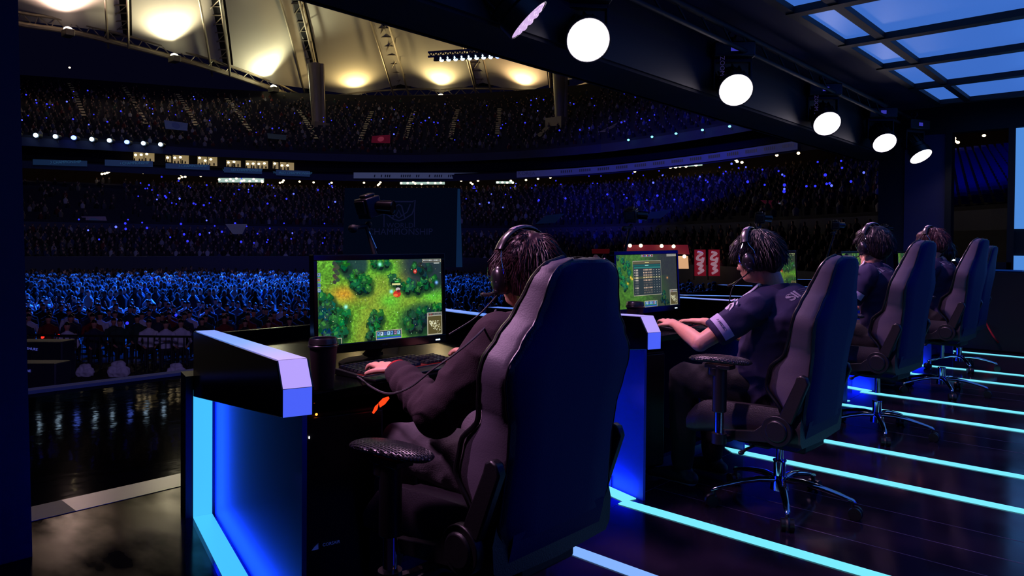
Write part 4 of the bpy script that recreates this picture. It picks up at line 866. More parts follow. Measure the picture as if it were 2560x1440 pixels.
def drape(o, tgt, d, off=.003):
    """lay a flat print onto the cloth under it"""
    from mathutils.bvhtree import BVHTree
    t = BVHTree.FromPolygons([v.co for v in tgt.data.vertices], [p.vertices for p in tgt.data.polygons]); d = Vector(d).normalized()
    for v in o.data.vertices:
        h = t.ray_cast(v.co-d*.12, d, .3)
        if h[0]: v.co = h[0]-d*off
    for v in o.data.vertices: pass
    o.data.update()
def joints(x, y, dz=0, **k):
    J = dict(pelvis=V(x-.05, y, .55), waist=V(x-.05, y, .70), chest=V(x-.08, y, .88), neck=V(x-.135, y, 1.005), head=V(x-.17, y, 1.125),
      lsh=V(x-.10, y-.175, .945), rsh=V(x-.10, y+.175, .945), lel=V(x-.20, y-.27, .72), rel=V(x-.24, y+.26, .72), lwr=V(x-.46, y-.20, .80), rwr=V(x-.50, y+.20, .795), lhd=V(x-.63, y-.15, .79), rhd=V(x-.65, y+.18, .785),
      lhp=V(x-.05, y-.10, .52), rhp=V(x-.05, y+.10, .52), lkn=V(x-.42, y-.14, .55), rkn=V(x-.42, y+.14, .55), lak=V(x-.45, y-.13, .10), rak=V(x-.42, y+.13, .10))
    J = {q: (v if q[1:] in ('ak', 'wr', 'hd') else v+V(0, 0, dz)) for q, v in J.items()}
    J.update(k); return J
J1 = joints(-1.38, 1.69, head=V(-1.545, 1.765, 1.105), neck=V(-1.48, 1.75, .985), chest=V(-1.45, 1.73, .88), lsh=V(-1.47, 1.56, .925), rsh=V(-1.50, 1.92, .935), lel=V(-1.58, 1.415, .71), lwr=atw(990, 925, 2.33), lhd=V(-2.10, 1.56, .785), lkn=V(-1.84, 1.50, .555), lak=V(-1.93, 1.50, .105), rel=V(-1.66, 2.02, .73), rwr=V(-1.92, 1.94, .80), rhd=V(-2.08, 1.90, .785))
J1['lhd'] = atz(900, 908, .79)
hr1 = (0, math.radians(-2), math.radians(-10))
make_person('person in a dark sweatshirt with red collar, typing in the nearest chair', J1, 'hoodie', 11, .0042, 3200, hr1, 'hair2')
def rotm(h): return Matrix.Rotation(h[2], 3, 'Z')@Matrix.Rotation(h[1], 3, 'Y')@Matrix.Rotation(h[0], 3, 'X')
headset(J1['head'], rotm(hr1), 'black headset with thick microphone arm on the nearest player\'s head', 2, [(-1.60, 1.60, .98), (-1.62, 1.50, .93)])
J2 = joints(-1.36, 3.40, head=V(-1.485, 3.38, 1.145), neck=V(-1.42, 3.40, 1.01), chest=V(-1.345, 3.42, .88), lsh=aty(1880, 775, 3.20), rsh=V(-1.36, 3.63, .935), lel=aty(1750, 858, 3.05), lwr=aty(1690, 812, 3.20), lhd=V(0, 0, 0), lkn=V(-1.78, 3.22, .56), rwr=V(-1.88, 3.60, .80))
J2['lhd'] = aty(1640, 797, 3.32)
hr2 = (0, math.radians(-14), math.radians(4))
make_person('person in a navy polo shirt with white sleeve patch, typing in the second chair', J2, 'polo', 12, .0048, 2800, hr2, bulk=.022)
headset(J2['head'], rotm(hr2), 'black headset with thin microphone boom on the second player\'s head', 1, [(-1.54, 3.25, 1.02), (-1.55, 3.22, .94), (-1.60, 3.24, .80)])
hr3 = (0, 0, math.radians(-18))
J3 = joints(-1.38, 5.22, .08, head=V(-1.50, 5.24, 1.215)); make_person('person in a navy polo shirt seated upright in the third chair', J3, 'polo', 13, .007, 1300, hr3); headset(J3['head'], rotm(hr3), 'black headset on the third player\'s head', 1)
hr4 = (0, math.radians(-8), math.radians(-10))
J4 = joints(-1.40, 7.0, .10, head=V(-1.54, 7.02, 1.245)); make_person('person with ruffled hair leaning in the fourth chair', J4, 'polo', 14, .008, 1300, hr4, 'hair2'); headset(J4['head'], rotm(hr4), 'black headset on the fourth player\'s ruffled hair', 1)
J5 = joints(-1.66, 8.52, .05, head=V(-1.80, 8.60, 1.16)); make_person('person in dark clothes at the end of the row, almost hidden by the fourth chair', J5, 'polo', 15, .010, 400, (0, 0, 0)); headset(J5['head'], rotm((0, 0, 0)), 'black headset on the fifth player\'s head', 1)

# ---- bits of kit by the far wall
r = empty('cable_tag', V(-1.55, 10.2, 0), 0, 'two white paper tags taped to dark cables near the far wall', 'tag')
for i, (x, y) in enumerate(((2485, 804), (2507, 799))):
    c0 = aty(x, y, 10.2)-V(-1.55, 10.2, 0); m = MB(); m.prism([c0+V(-.045, 0, -.06), c0+V(.03, 0, -.055), c0+V(.045, 0, .07), c0+V(-.04, 0, .06)], (0, .01, 0)); m.build('paper_tag', MAT['white'], r, smooth=0)
    m = MB(); m.tube(spline([c0+V(-.06, .02, .45), c0+V(.0, .015, .1), c0+V(.02, .015, -.15), V(c0.x+.1, 0, .01)], 6), .012, 6); m.build('cord', MAT['blackm'], r)
cable([aty(2452, 775, 10.15), aty(2466, 810, 10.15), aty(2490, 850, 10.1), atz(2515, 872, .01)], .010, 'red cable hanging down near the far wall beside the white tags', MAT['red'])
r = empty('equipment_rack', V(-1.75, 10.2, 0), 0, 'dark equipment case with small pale lights behind the last chairs', 'case'); m = MB(); m.box((-.30, -.05, 0), (.75, .18, .95)); m.build('case', MAT['blackm'], r, bevel=.02)
m = MB(); m.box((-.1, -.06, .952), (.45, .16, .965)); m.build('lid_glow', glow('lid_blue', (10, 50, 130), .6), r, smooth=0)
m = MB(); m.ell((-.22, 0, 1.03), (.07, .07, .09), None, 14, 9); m.build('dome', MAT['bezel'], r); m = MB(); m.ell((-.24, -.065, 1.07), (.02, .008, .01), None, 8, 6); m.build('indicator', MAT['spotc'], r)
# ================================================================== the stadium
KN = [(-400, 74), (-100, 77), (60, 79), (300, 83), (500, 87), (800, 91), (1050, 92), (1300, 87), (1500, 81), (1660, 74), (1850, 66), (2000, 60), (2300, 52), (2560, 46), (2900, 42)]
KX = np.array([k[0] for k in KN], float); KW = np.array([k[1] for k in KN], float)
def w0(x):
    xs = np.asarray(x, float); a = np.interp(xs-90, KX, KW)+np.interp(xs, KX, KW)*2+np.interp(xs+90, KX, KW); return a/4
FW, RT = np.array(_fw), np.array(_rt)
def bowl(x, s, z):
    """column x (direction), s metres behind the upper-deck front, height z -> XYZ"""
    x = np.asarray(x, float); d = FW[None]+RT[None]*((x.reshape(-1)-1280)/F)[:, None]; w = (w0(x)+s).reshape(-1)
    P = d*w[:, None]; P[:, 2] = np.broadcast_to(z, P[:, 2].shape); return P
def bp_(x, s, z): return Vector(bowl([x], s, z)[0])
XS = np.arange(-200, 2701, 25)
def sheet(name, prof, m, x0=-200, x1=2700, steps=0, kind='structure', smooth=0):
    """surface swept round the bowl. prof: list of (s, z)"""
    P = list(prof)
    if steps:
        (sa, za), (sb, zb) = P; P = []
        for i in range(steps): P += [(sa+(sb-sa)*i/steps, za+(zb-za)*i/steps), (sa+(sb-sa)*i/steps, za+(zb-za)*(i+1)/steps)]
        P.append((sb, zb))
    xs = np.arange(x0, x1+1, 25); b = MB(); n = len(P)
    for x in xs: b.v += [tuple(bp_(x, s, z)) for s, z in P]
    for i in range(len(xs)-1):
        for j in range(n-1): a = i*n+j; b.f.append((a, a+n, a+n+1, a+1)); b.m.append(0)
    o = b.build(name, m, smooth=smooth); tag(o, kind=kind); return o
seat = mat('stand_seating', (30, 31, 44), .85, var=.5, vscale=2.2); conc = mat('concourse_wall', (66, 50, 44), .9, var=.3, vscale=.3); strip = mat('balcony_strip', (44, 50, 78), .7, var=.2, vscale=.4); darkc = mat('stadium_dark', (10, 11, 20), .9)
field = MB(); P = [bp_(x, -24, -2.3) for x in range(-400, 2900, 60)]; field.v = [tuple(p) for p in P]+[(-7.3, -8, -2.3), (-7.3, 20, -2.3), (6, 20, -2.3)]
field.f = [tuple(range(len(P)))+(len(P)+2, len(P)+1, len(P))]; field.m = [0]; o = field.build('ground', mat('field_floor', (4, 5, 5), .9, var=.4, vscale=.5), smooth=0); tag(o, kind='structure')
LOW1 = ((-25, -.5), (-17.5, 2.0)); LOW2 = ((-16.5, 2.9), (3, 8.0)); UP = ((-2, 12.0), (29, 24.5))
sheet('barrier', [(-25.2, -2.3), (-25.2, .1), (-24.8, .1)], mat('barrier_grey', (52, 56, 76), .7, var=.2, vscale=.3))
sheet('lower_stand', LOW1, seat, steps=9); sheet('stand_wall', [(-17.5, 2.0), (-17.5, 2.9), (-16.5, 2.9)], strip); sheet('middle_stand', LOW2, seat, steps=20)
sheet('concourse_wall', [(3, 8), (6, 8), (6, 10.2), (0, 10.2)], conc, x1=2700)
sheet('ribbon', [(-1.5, 9.0), (-1.6, 9.75)], strip); sheet('ribbon_top', [(-1.5, 9.0), (-1.5, 9.9), (.5, 9.9)], darkc)
sheet('suite_wall', [(.5, 9.9), (.5, 11.6), (-2, 11.6)], darkc); sheet('deck_front', [(-2.1, 11.3), (-2.1, 12.2), (-1.9, 12.2)], strip); sheet('upper_stand', UP, seat, steps=26); sheet('rear_wall', [(29, 24.5), (29, 25.8), (29.4, 25.8)], mat('rear_wall', (46, 44, 44), .9))
# blue-lit empty seats by the far window (right end of the bowl)
# ---- aisles
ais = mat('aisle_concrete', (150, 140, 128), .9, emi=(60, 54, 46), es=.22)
def on(surf, x, t): (sa, za), (sb, zb) = surf; return bp_(x, sa+(sb-sa)*t-.1, za+(zb-za)*t+.55)
for (xa, ya, xb, yb) in ((174, 204, 211, 292), (309, 218, 366, 313), (443, 235, 492, 316), (565, 245, 625, 330), (40, 255, 53, 280), (928, 278, 898, 355), (1032, 278, 1011, 348), (1141, 274, 1123, 352), (1246, 271, 1241, 337), (1370, 313, 1341, 343), (1560, 300, 1500, 330), (745, 275, 790, 350)):
    b = MB()
    def tof(x, y):
        best = min(range(0, 101), key=lambda q: abs(_py(on(UP, x, q/100))-y)); return best/100
    def _py(p): d = p-EYE; return CY-F*d.dot(_up)/d.dot(_fw)
    ta, tb = tof(xa, ya), tof(xb, yb)
    for i in range(14):
        t = i/14; u = (i+.55)/14; A = on(UP, xa+(xb-xa)*t, ta+(tb-ta)*t); B_ = on(UP, xa+(xb-xa)*u, ta+(tb-ta)*u); w_ = Vector(RT)*.32
        b.quad(A-w_, A+w_, B_+w_, B_-w_)
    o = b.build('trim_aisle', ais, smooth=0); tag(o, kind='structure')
# ---- crowds (one stuff object per stand, each spectator a small head-and-shoulders figure)
def template():
    v = []; f = []; part = []
    def ring(n, rx, ry, z, ox=0): return [(ox+rx*math.cos(2*PI*i/n+PI/n), ry*math.sin(2*PI*i/n+PI/n), z) for i in range(n)]
    def body(rings, cols):
        base = len(v); n = len(rings[0]); 
        for r_ in rings: v.extend(r_)
        for j in range(len(rings)-1):
            for i in range(n): f.append((base+j*n+i, base+j*n+(i+1) % n, base+(j+1)*n+(i+1) % n, base+(j+1)*n+i)); part.append(cols[j])
    body([ring(6, .10, .19, 0), ring(6, .13, .24, .38), ring(6, .07, .10, .56)], [0, 0])
    body([ring(6, .05, .05, .52), ring(6, .085, .075, .62), ring(6, .10, .085, .70), ring(6, .09, .08, .78), ring(6, .02, .02, .83)], [1, 1, 2, 2])
    return np.array(v), np.array(f), np.array(part)
TV, TF, TP = template()
def crowd(name, pos, scale, shirt, label, m, contrast=0, cat='crowd'):
    n = len(pos); d = -pos.copy(); ang = np.arctan2(d[:, 1], d[:, 0])+nr.uniform(-.5, .5, n); c, s_ = np.cos(ang), np.sin(ang)
    sc_ = scale*nr.uniform(.9, 1.1, n); v = np.zeros((n, len(TV), 3))
    v[:, :, 0] = (TV[None, :, 0]*c[:, None]-TV[None, :, 1]*s_[:, None])*sc_[:, None]+pos[:, 0:1]; v[:, :, 1] = (TV[None, :, 0]*s_[:, None]+TV[None, :, 1]*c[:, None])*sc_[:, None]+pos[:, 1:2]; v[:, :, 2] = TV[None, :, 2]*sc_[:, None]+pos[:, 2:3]
    f = (TF[None]+(np.arange(n)*len(TV))[:, None, None]).reshape(-1, 4)
    cols = np.zeros((n, len(TF), 3)); skin = np.array([.45, .28, .20])*nr.uniform(.6, 1.1, (n, 1)); hair = np.array([.012, .010, .012])*nr.uniform(.5, 3, (n, 1))
    light_fct = np.clip(nr.lognormal(-.7, 1.05, (n, 1)), .03, 2.6) if contrast else 1.0  # uneven lamp light painted in: each figure's colours scaled at random
    shirt = shirt*light_fct; skin = skin*light_fct; hair = hair*light_fct
    cols[:, TP == 0] = shirt[:, None]; cols[:, TP == 1] = skin[:, None]
    cols[:, TP == 2] = hair[:, None]
    # the front of the upper head is face
    fr_ = np.array([TV[q].mean(0)[0] > .03 for q in TF]) & (TP == 2); idx = np.where(fr_)[0][:2]; cols[:, idx] = skin[:, None]
    o = colmesh(name, v.reshape(-1, 3), f, cols.reshape(-1, 3), m); return tag(o, label, cat, None, 'stuff')
cm = attrmat('crowd_clothes', base=1, rough=.8)
PAL = np.array([[.012, .012, .016], [.02, .02, .03], [.03, .03, .035], [.05, .05, .06], [.10, .02, .02], [.03, .04, .10], [.30, .30, .32], [.12, .11, .10], [.01, .01, .012], [.02, .05, .04]])
PW = np.array([.22, .18, .14, .08, .05, .08, .045, .05, .10, .03])
def shirts(n): return PAL[nr.choice(len(PAL), n, p=PW/PW.sum())]*nr.uniform(.7, 1.3, (n, 1))
def stand_people(surf, steps, dens, x0, x1, gap=None):
    (sa, za), (sb, zb) = surf; out = []
    for i in range(steps):
        s = sa+(sb-sa)*(i+.45)/steps; z = za+(zb-za)*(i+1)/steps; x = x0
        while x < x1:
            x += (F*.55/(float(w0(x))+s))*(1+.3*rnd.random())/dens
            if gap and gap(x, i/steps): continue
            out.append((x+rnd.uniform(-.3, .3), s, z))
    A = np.array(out); return bowl(A[:, 0], A[:, 1], A[:, 2])
p = stand_people(LOW1, 9, .95, -150, 2250); crowd('crowd', p, .9, shirts(len(p)), 'dark crowd in the lowest stand behind the field barrier', cm)
p = stand_people(LOW2, 20, .9, -150, 2250, lambda x, t: (x < 380 and rnd.random() > .25) or rnd.random() > .93); crowd('crowd', p, .9, shirts(len(p)), 'dense crowd in the middle stand below the concourse lights', cm)
p = stand_people(UP, 26, .6, -150, 1900, lambda x, t: rnd.random() < (.15+.8*max(0, t-.72)/.28)); crowd('crowd', p, .95, shirts(len(p)), 'crowd in the steep upper stand under the roof', cm)
# seats of the far right stand, seen through the window opening
sb_ = mat('blue_seat', (30, 44, 150), .6)
b = MB(); (sa, za), (sb, zb) = LOW2
for i in range(20):
    s = sa+(sb-sa)*(i+.5)/20; z = za+(zb-za)*(i+1)/20; x = 2330
    while x < 2560:
        x += F*.52/(float(w0(x))+s); q = bp_(x, s, z); r_ = Vector(RT)*.19; f_ = Vector(FW)*.3; b.quad(q-r_+V(0, 0, .12), q+r_+V(0, 0, .12), q+r_*.9+V(0, 0, .5)+f_*.4, q-r_*.9+V(0, 0, .5)+f_*.4); b.quad(q-r_, q+r_, q+r_-f_+V(0, 0, .05), q-r_-f_+V(0, 0, .05))
o = b.build('seating', sb_, smooth=0); tag(o, 'rows of empty blue stadium seats seen through the far opening', 'seats', None, 'stuff')
# ---- field crowd
def fieldp(n, x0, x1, wa, wb, pw=1.0):
    out = []
    while len(out) < n:
        x = rnd.uniform(x0, x1); w = wa+(wb-wa)*rnd.random()**pw; out.append((x, w))
    return out
rows = []
w = 30.0
while w < 58:
    x = -120
    while x < 2300:
        x += F*.56/w*(1+.25*rnd.random()); lim = float(w0(x))-27
        if w < lim: rows.append((x, w+rnd.uniform(-.25, .25)))
    w += .88
def fpos(L, z): return np.array([[*(np.array(FW)+RT*((x-1280)/F))[:2]*w, z] for x, w in L])
A = fpos(rows, -2.3+.56); A[:, 2] += nr.uniform(-.08, .22, len(A))
crowd('crowd', A, 1.02, shirts(len(A))*1.3, 'densely seated crowd on the field, lit blue from behind the front rows', cm, 1)
# individual spectators, closest rows
def spect_mesh(k):
    """seated figure, one continuous surface; faces local +X"""
    m = MB(); lean = [0, .06, -.04, .1, .02, 0][k]; arms = k
    m.limb([V(0, 0, .45), V(-.02, 0, .70), V(.0+lean, 0, .98)], [(.15, .11), (.14, .10), (.17, .11)], 12, up=(1, 0, 0)); m.limb([V(lean, 0, 1.02), V(lean+.02, 0, 1.14)], [.055, .05], 10)
    m.ell((lean+.03, 0, 1.24), (.095, .078, .118), None, 12, 9); m.ell((lean+.12, 0, 1.22), (.018, .014, .022), None, 8, 6)
    for s in (-1, 1):
        m.limb([V(0, s*.09, .46), V(.42, s*.12, .47)], [.085, .06], 10); m.limb([V(.42, s*.12, .46), V(.42, s*.12, .08)], [.055, .04], 10); m.limb([V(.40, s*.12, .04), V(.56, s*.13, .035)], [.04, .035], 8)
        sh = V(lean, s*.20, .96)
        if arms == 1: el = V(lean+.10, s*.26, .74); wr = V(lean+.22, -s*.02, .78)       # arms crossed
        elif arms == 3: el = V(lean+.16, s*.30, .86); wr = V(lean+.10, s*.20, 1.22)     # hands raised to the head
        elif arms == 5 and s > 0: el = V(lean+.05, .30, 1.05); wr = V(lean+.10, .34, 1.35) # waving
        else: el = V(lean+.06, s*.25, .70); wr = V(lean+.30, s*.12, .58)
        m.limb([sh, el], [.052, .045], 10); m.limb([el, wr], [.043, .032], 10); m.ell(wr+(wr-el).normalized()*.05, (.045, .035, .03), None, 8, 6)
    hz = 1.24
    def cls(p):
        if p.z > 1.27 or (p.z > 1.13 and p.x < lean-.01 and abs(p.y) < .12 and arms != 3 and p.z > 1.16): return 1 if abs(p.y) < .13 and p.x < lean+.16 else 0
        if p.z > 1.10 and abs(p.y) < .12: return 0
        if p.z < .12: return 4
        if p.z < .56 and p.x > .03: return 3
        if p.x > lean+.24 or (arms == 3 and p.z > 1.1) or (arms == 5 and p.z > 1.28): return 0
        return 2
    return m, cls
skin2 = mat('skin_crowd', (196, 140, 116), .6)
SH = [mat('shirt_%s' % n, c, .85) for n, c in (('white', (206, 202, 220)), ('black', (20, 20, 26)), ('navy', (30, 34, 60)), ('grey', (84, 84, 92)), ('red', (110, 24, 26)), ('green', (26, 54, 48)))]
PT = mat('crowd_trousers', (34, 34, 48), .85)
protos = {}
for k in range(6):
    m, cls = spect_mesh(k); o = m.fuse('person', [skin2, MAT['hair'], SH[0], PT, MAT['shoe']], None, .026, 2, classify=cls); protos[k] = o
meshes = {}
def spectator(k, c, p, yaw, lab, grp, sc_=1.0):
    if (k, c) not in meshes:
        me = protos[k].data.copy(); me.materials[2] = SH[c]; meshes[(k, c)] = me
    o = bpy.data.objects.new('person', meshes[(k, c)]); C.objects.link(o); o.location = p; o.rotation_euler = (0, 0, yaw); o.scale = (sc_, sc_, sc_)
    return tag(o, lab, 'person', grp)
def face(p): return math.atan2(-p[1], -p[0])
def fp1(x, w, z=-2.3): d = np.array(FW)+RT*((x-1280)/F); return V(d[0]*w, d[1]*w, z)
special = [(372, 20.5, 0, 0, 'person in a white long-sleeved top at the front edge of the crowd'), (414, 20.3, 1, 0, 'person in a white shirt with a dark tie and crossed arms in the front row'), (452, 20.6, 4, 0, 'person in a white shirt at the right end of the visible front row'), (168, 19.6, 2, 0, 'person in a pale top bending forward beside the speaker stack'), (55, 19.0, 0, 1, 'person in dark clothes in the front row beside the blue post'), (108, 29.0, 3, 0, 'person with raised arms holding a white towel overhead'),
           (250, 22.5, 0, 0, 'person in a white top in the second row, left of centre'), (287, 23.0, 4, 0, 'person with a white collar seated behind the front row'), (355, 22.6, 2, 0, 'person in white with a red scarf seated behind the front row'), (300, 20.6, 2, 5, 'person in a dark green jacket leaning forward in the front row'), (235, 20.3, 4, 2, 'person in navy leaning forward in the front row'), (560, 23.5, 4, 1, 'person in black holding up a small blue light')]
for x, w, k, c, lab in special: p = fp1(x, w); spectator(k, c, p, face(p)+.1, lab, None)
used = [(x, w) for x, w, *_ in special]; n = 0; w = 21.4
GL = ['spectator seated in the front rows of the dark field crowd', 'spectator in pale clothes seated in the front rows of the dark field crowd', 'spectator in red seated in the front rows of the dark field crowd']
while n < 282 and w < 28.8:
    x = 60+rnd.random()*15
    while x < 1250 and n < 282:
        if not (790 < x < 1095) and not any(abs(x-a)*w/F < .5 and abs(w-b_) < .75 for a, b_ in used):
            c = rnd.choice([1, 1, 1, 2, 2, 3, 1, 5, 4, 1, 2, 0]); k = rnd.choice([0, 0, 2, 4, 4, 1, 3 if w > 26 else 0, 5 if w > 27 else 4]); p = fp1(x, w+rnd.uniform(-.1, .1))
            spectator(k, c, p, face(p)+rnd.uniform(-.3, .3), GL[1 if c in (0, 3) else 2 if c == 4 else 0], 'front rows of the field crowd', rnd.uniform(.94, 1.05)); n += 1
        x += F*.60/w*(1+.18*rnd.random())
    w += .95
for o in protos.values(): bpy.data.objects.remove(o)
# bags along the front of the crowd
for (x, y_, s, lab) in ((212, 905, .42, 'white patterned carrier bag on the ground, leftmost of the front-row bags'), (296, 902, .52, 'large white carrier bag with a dark print in front of the crowd'), (440, 896, .46, 'white carrier bag beside the desk edge in front of the crowd')):
    p = atz(x, y_, -2.3+s*.4); d = (p-EYE); q = EYE+d*(19.0/d.dot(_fw)); q.z = -2.3; b = MB(); hw = s*.5
    b.limb([V(-hw*.55, 0, s*.25), V(0, .02, s*.22), V(hw*.6, 0, s*.26)], [(s*.26, s*.3)]*3, 12, up=(0, 0, 1)); b.limb([V(-hw*.3, .02, s*.5), V(hw*.35, 0, s*.6)], [(s*.2, s*.24), (s*.16, s*.2)], 12, up=(0, 0, 1)); b.limb([V(hw*.3, 0, s*.6), V(-hw*.5, 0, s*.62)], [s*.14, s*.10], 8)
    r = empty('carrier_bag', q, math.radians(42), lab, 'bag'); b.fuse('bag_body', SH[0], r, .022, 1, wr=.02, wscale=9)
# loudspeakers with lettering at the front left of the crowd
for (x, y_, w_, sc_, lab) in ((112, 868, 18.4, .7, 'dark wedge monitor loudspeaker with pale lettering, upper one behind the stage edge'), (98, 922, 16.2, .62, 'dark loudspeaker with pale lettering right at the stage edge by the post')):
    q = atw(x, y_, w_); r = empty('loudspeaker', V(q.x, q.y, -2.3), math.radians(45), lab, 'loudspeaker'); hz = q.z+2.3; W_ = .85*sc_
    b = MB(); b.prism([V(-W_, -.3, 0), V(W_, -.3, 0), V(W_, .3, 0), V(-W_, .3, 0)], V(0, 0, hz+.25*sc_)); b.build('cabinet', mat('speaker_cab%d' % x, (18, 22, 52), .7), r, bevel=.03)
    b = MB(); b.prism([V(-W_*.92, -.315, .1), V(W_*.92, -.315, .1), V(W_*.92, -.315, hz+.17), V(-W_*.92, -.315, hz+.17)], V(0, .02, 0)); b.build('grille', mat('speaker_grille%d' % x, (12, 15, 36), .6, bump=.3, bscale=200), r, smooth=0)
    text('SHURE', .125*sc_, frame(V(-.16*sc_, -.33, hz), (1, 0, -.12 if w_ > 17.2 else .08), (0, -1, 0)), 'lettering', glow('shure%d' % x, (84, 92, 200), .8), r)
# crowd barrier rail, front-left
b = MB()
for i in range(40):
    A = fp1(40+i*30, 19.4, -1.3); B_ = fp1(40+(i+1)*30, 19.4, -1.3); b.tube([A, B_], .03, 6); b.tube([A, A+V(0, 0, -1)], .02, 5)
    b.tube([(A+B_)/2, (A+B_)/2+V(0, 0, -1)], .012, 5)
o = b.build('barrier', MAT['steeld']); tag(o, kind='structure')
# small hand lights: red and blue held in the crowd
dot = MB(); dot.ell((0, 0, 0), (1, 1, 1), None, 8, 6)
d0 = dot.build('light_stick', MAT['stick']); bpy.data.objects.remove(d0) if False else None
def ldot(name, p, r_, m, lab, cat, grp):
    me = dots.get((r_, m.name))
    if me is None:
        me = d0.data.copy(); me.transform(Matrix.Scale(r_, 4)); me.materials[0] = m; dots[(r_, m.name)] = me
    o = bpy.data.objects.new(name, me); C.objects.link(o); o.location = p; return tag(o, lab, cat, grp)
dots = {}
GB = 'blue hand lights among the crowd'
def surfp(surf, x, t): (sa, za), (sb, zb) = surf; return bp_(x, sa+(sb-sa)*t-.3, za+(zb-za)*t+1.6)
n = 0
for q in range(262):
    zone = rnd.random()
    if zone < .42: x = rnd.uniform(30, 1650); p = surfp(UP, x, rnd.uniform(.03, .72)); nm = 'upper stand'
    elif zone < .85: x = rnd.choice([rnd.uniform(330, 840), rnd.uniform(1160, 2180), rnd.uniform(1160, 2180)]); p = surfp(LOW2, x, rnd.uniform(.03, .92)); nm = 'middle stand'
    else: x = rnd.uniform(100, 840); p = surfp(LOW1, x, rnd.uniform(.05, .9)); nm = 'lowest stand'
    ldot('light_stick', p, .075 if rnd.random() < .7 else .105, MAT['stick'] if rnd.random() > .18 else MAT['stick2'], 'tiny blue hand light glowing in the crowd of the '+nm, 'hand light', GB+' in the '+nm)
for x, y_, w_, m_, lab in ((605, 815, 23, 'red_led', 'red hand light in the field crowd left of the nearest monitor'), (106, 842, 19.6, 'red_led', 'red light beside the speaker stack, leftmost'), (147, 840, 19.6, 'red_led', 'red light in the front row above the pale bending person'), (568, 807, 23.4, 'white_led', 'white hand light held near the nearest monitor'), (440, 788, 25, 'stick', 'violet hand light in the rows behind the crossed-arms spectator'), (318, 808, 22, 'stick', 'violet hand light behind the front row on the left'), (284, 629, 62, 'red_led', 'red hand light in the lowest stand, right of its twin'), (195, 616, 62, 'red_led', 'red hand light in the lowest stand, left of its twin')):
    ldot('light_stick', atw(x, y_, w_), .05 if w_ < 30 else .12, MAT[m_], lab, 'hand light', None)
bpy.data.objects.remove(d0)
# ---- concourse bulbs
def bulb(x, y, w_, lab=None, grp='concourse ceiling lamps', r_=.14, m='bulb'):
    b = MB(); b.ell((0, 0, 0), (r_, r_, r_*.8), None, 10, 7); key = ('b', r_, m)
    me = dots.get(key)
    if me is None:
        o = b.build('ceiling_lamp', MAT[m]); dots[key] = o.data
    else: o = bpy.data.objects.new('ceiling_lamp', me); C.objects.link(o)
    o.location = atw(x, y, w_); return tag(o, lab or 'small round lamp glowing along the stadium concourse ceiling', 'lamp', grp)
cl = [(72, 417), (137, 421), (198, 424), (257, 427), (311, 429), (358, 432), (502, 440), (656, 455), (749, 454), (784, 456), (829, 457), (910, 457), (1153, 452), (1195, 452), (1315, 450), (1345, 447), (1376, 444), (1470, 435), (1541, 428), (1579, 423), (1587, 429), (1659, 415), (1791, 403), (1840, 400), (1843, 404), (1855, 406), (1942, 388), (1996, 383), (255, 435), (262, 434), (268, 432), (272, 430), (452, 437), (455, 443), (463, 442), (448, 446), (22, 430), (28, 427), (34, 423), (39, 420), (43, 431), (700, 457), (706, 455), (709, 451), (948, 460), (951, 456), (945, 463), (1177, 457), (1181, 460)]
for i, (x, y) in enumerate(cl): bulb(x, y, float(w0(x))+1.2)
for x, y in ((58, 359), (174, 169)): bulb(x, y, float(w0(x))+(2 if y > 200 else 34), 'single warm lamp '+('under the balcony at the left' if y > 200 else 'on the rear rim of the upper stand'), None, .16)
for x, y in ((2386, 346), (2388, 353), (2395, 356), (2460, 339)): bulb(x, y, float(w0(x))+2.2, 'pale lamp seen through the far opening beside the pier', 'lamps through the far opening', .12)
# lit kiosks under the balcony
ks = glow('kiosk_light', (170, 200, 190), .9); n = 0
for x0_, x1_, y0_, y1_, dots_, lab in ((546, 660, 445, 456, ((548, 449), (566, 451), (576, 448), (583, 452), (591, 446), (604, 453), (610, 451), (624, 453), (634, 448), (641, 452), (655, 452)), 'long bright kiosk strip left of centre under the balcony'), (1000, 1112, 455, 461, ((1003, 458), (1019, 458), (1033, 455), (1038, 459), (1054, 460), (1070, 457), (1088, 458), (1102, 457)), 'long bright kiosk strip at the centre of the far concourse'), (1240, 1284, 453, 459, ((1244, 456), (1256, 456), (1268, 457), (1277, 452), (1282, 457)), 'short bright kiosk strip right of the centre'), (1672, 1756, 411, 420, ((1676, 419), (1689, 418), (1700, 416), (1715, 416), (1740, 413)), 'bright kiosk strip at the right under the ribbon board')):
    r = empty('kiosk', atw((x0_+x1_)/2, y1_, float(w0((x0_+x1_)/2))+2), 0, lab, 'kiosk'); b = MB(); o = r.location
    b.quad(*[atw(x, y, float(w0(x))+2.5)-o for x, y in ((x0_, y1_), (x1_, y1_-(x0_ > 1600)*6), (x1_, y0_-(x0_ > 1600)*6), (x0_, y0_))]); b.build('lit_wall', ks, r, smooth=0)
    b = MB()
    for x, y in dots_:
        b = MB(); b.ell(atw(x, y-(x0_ > 1600)*0, float(w0(x))+1.8)-o, (.15, .15, .12), None, 8, 6); b.build('lamp', MAT['bulb'], r)
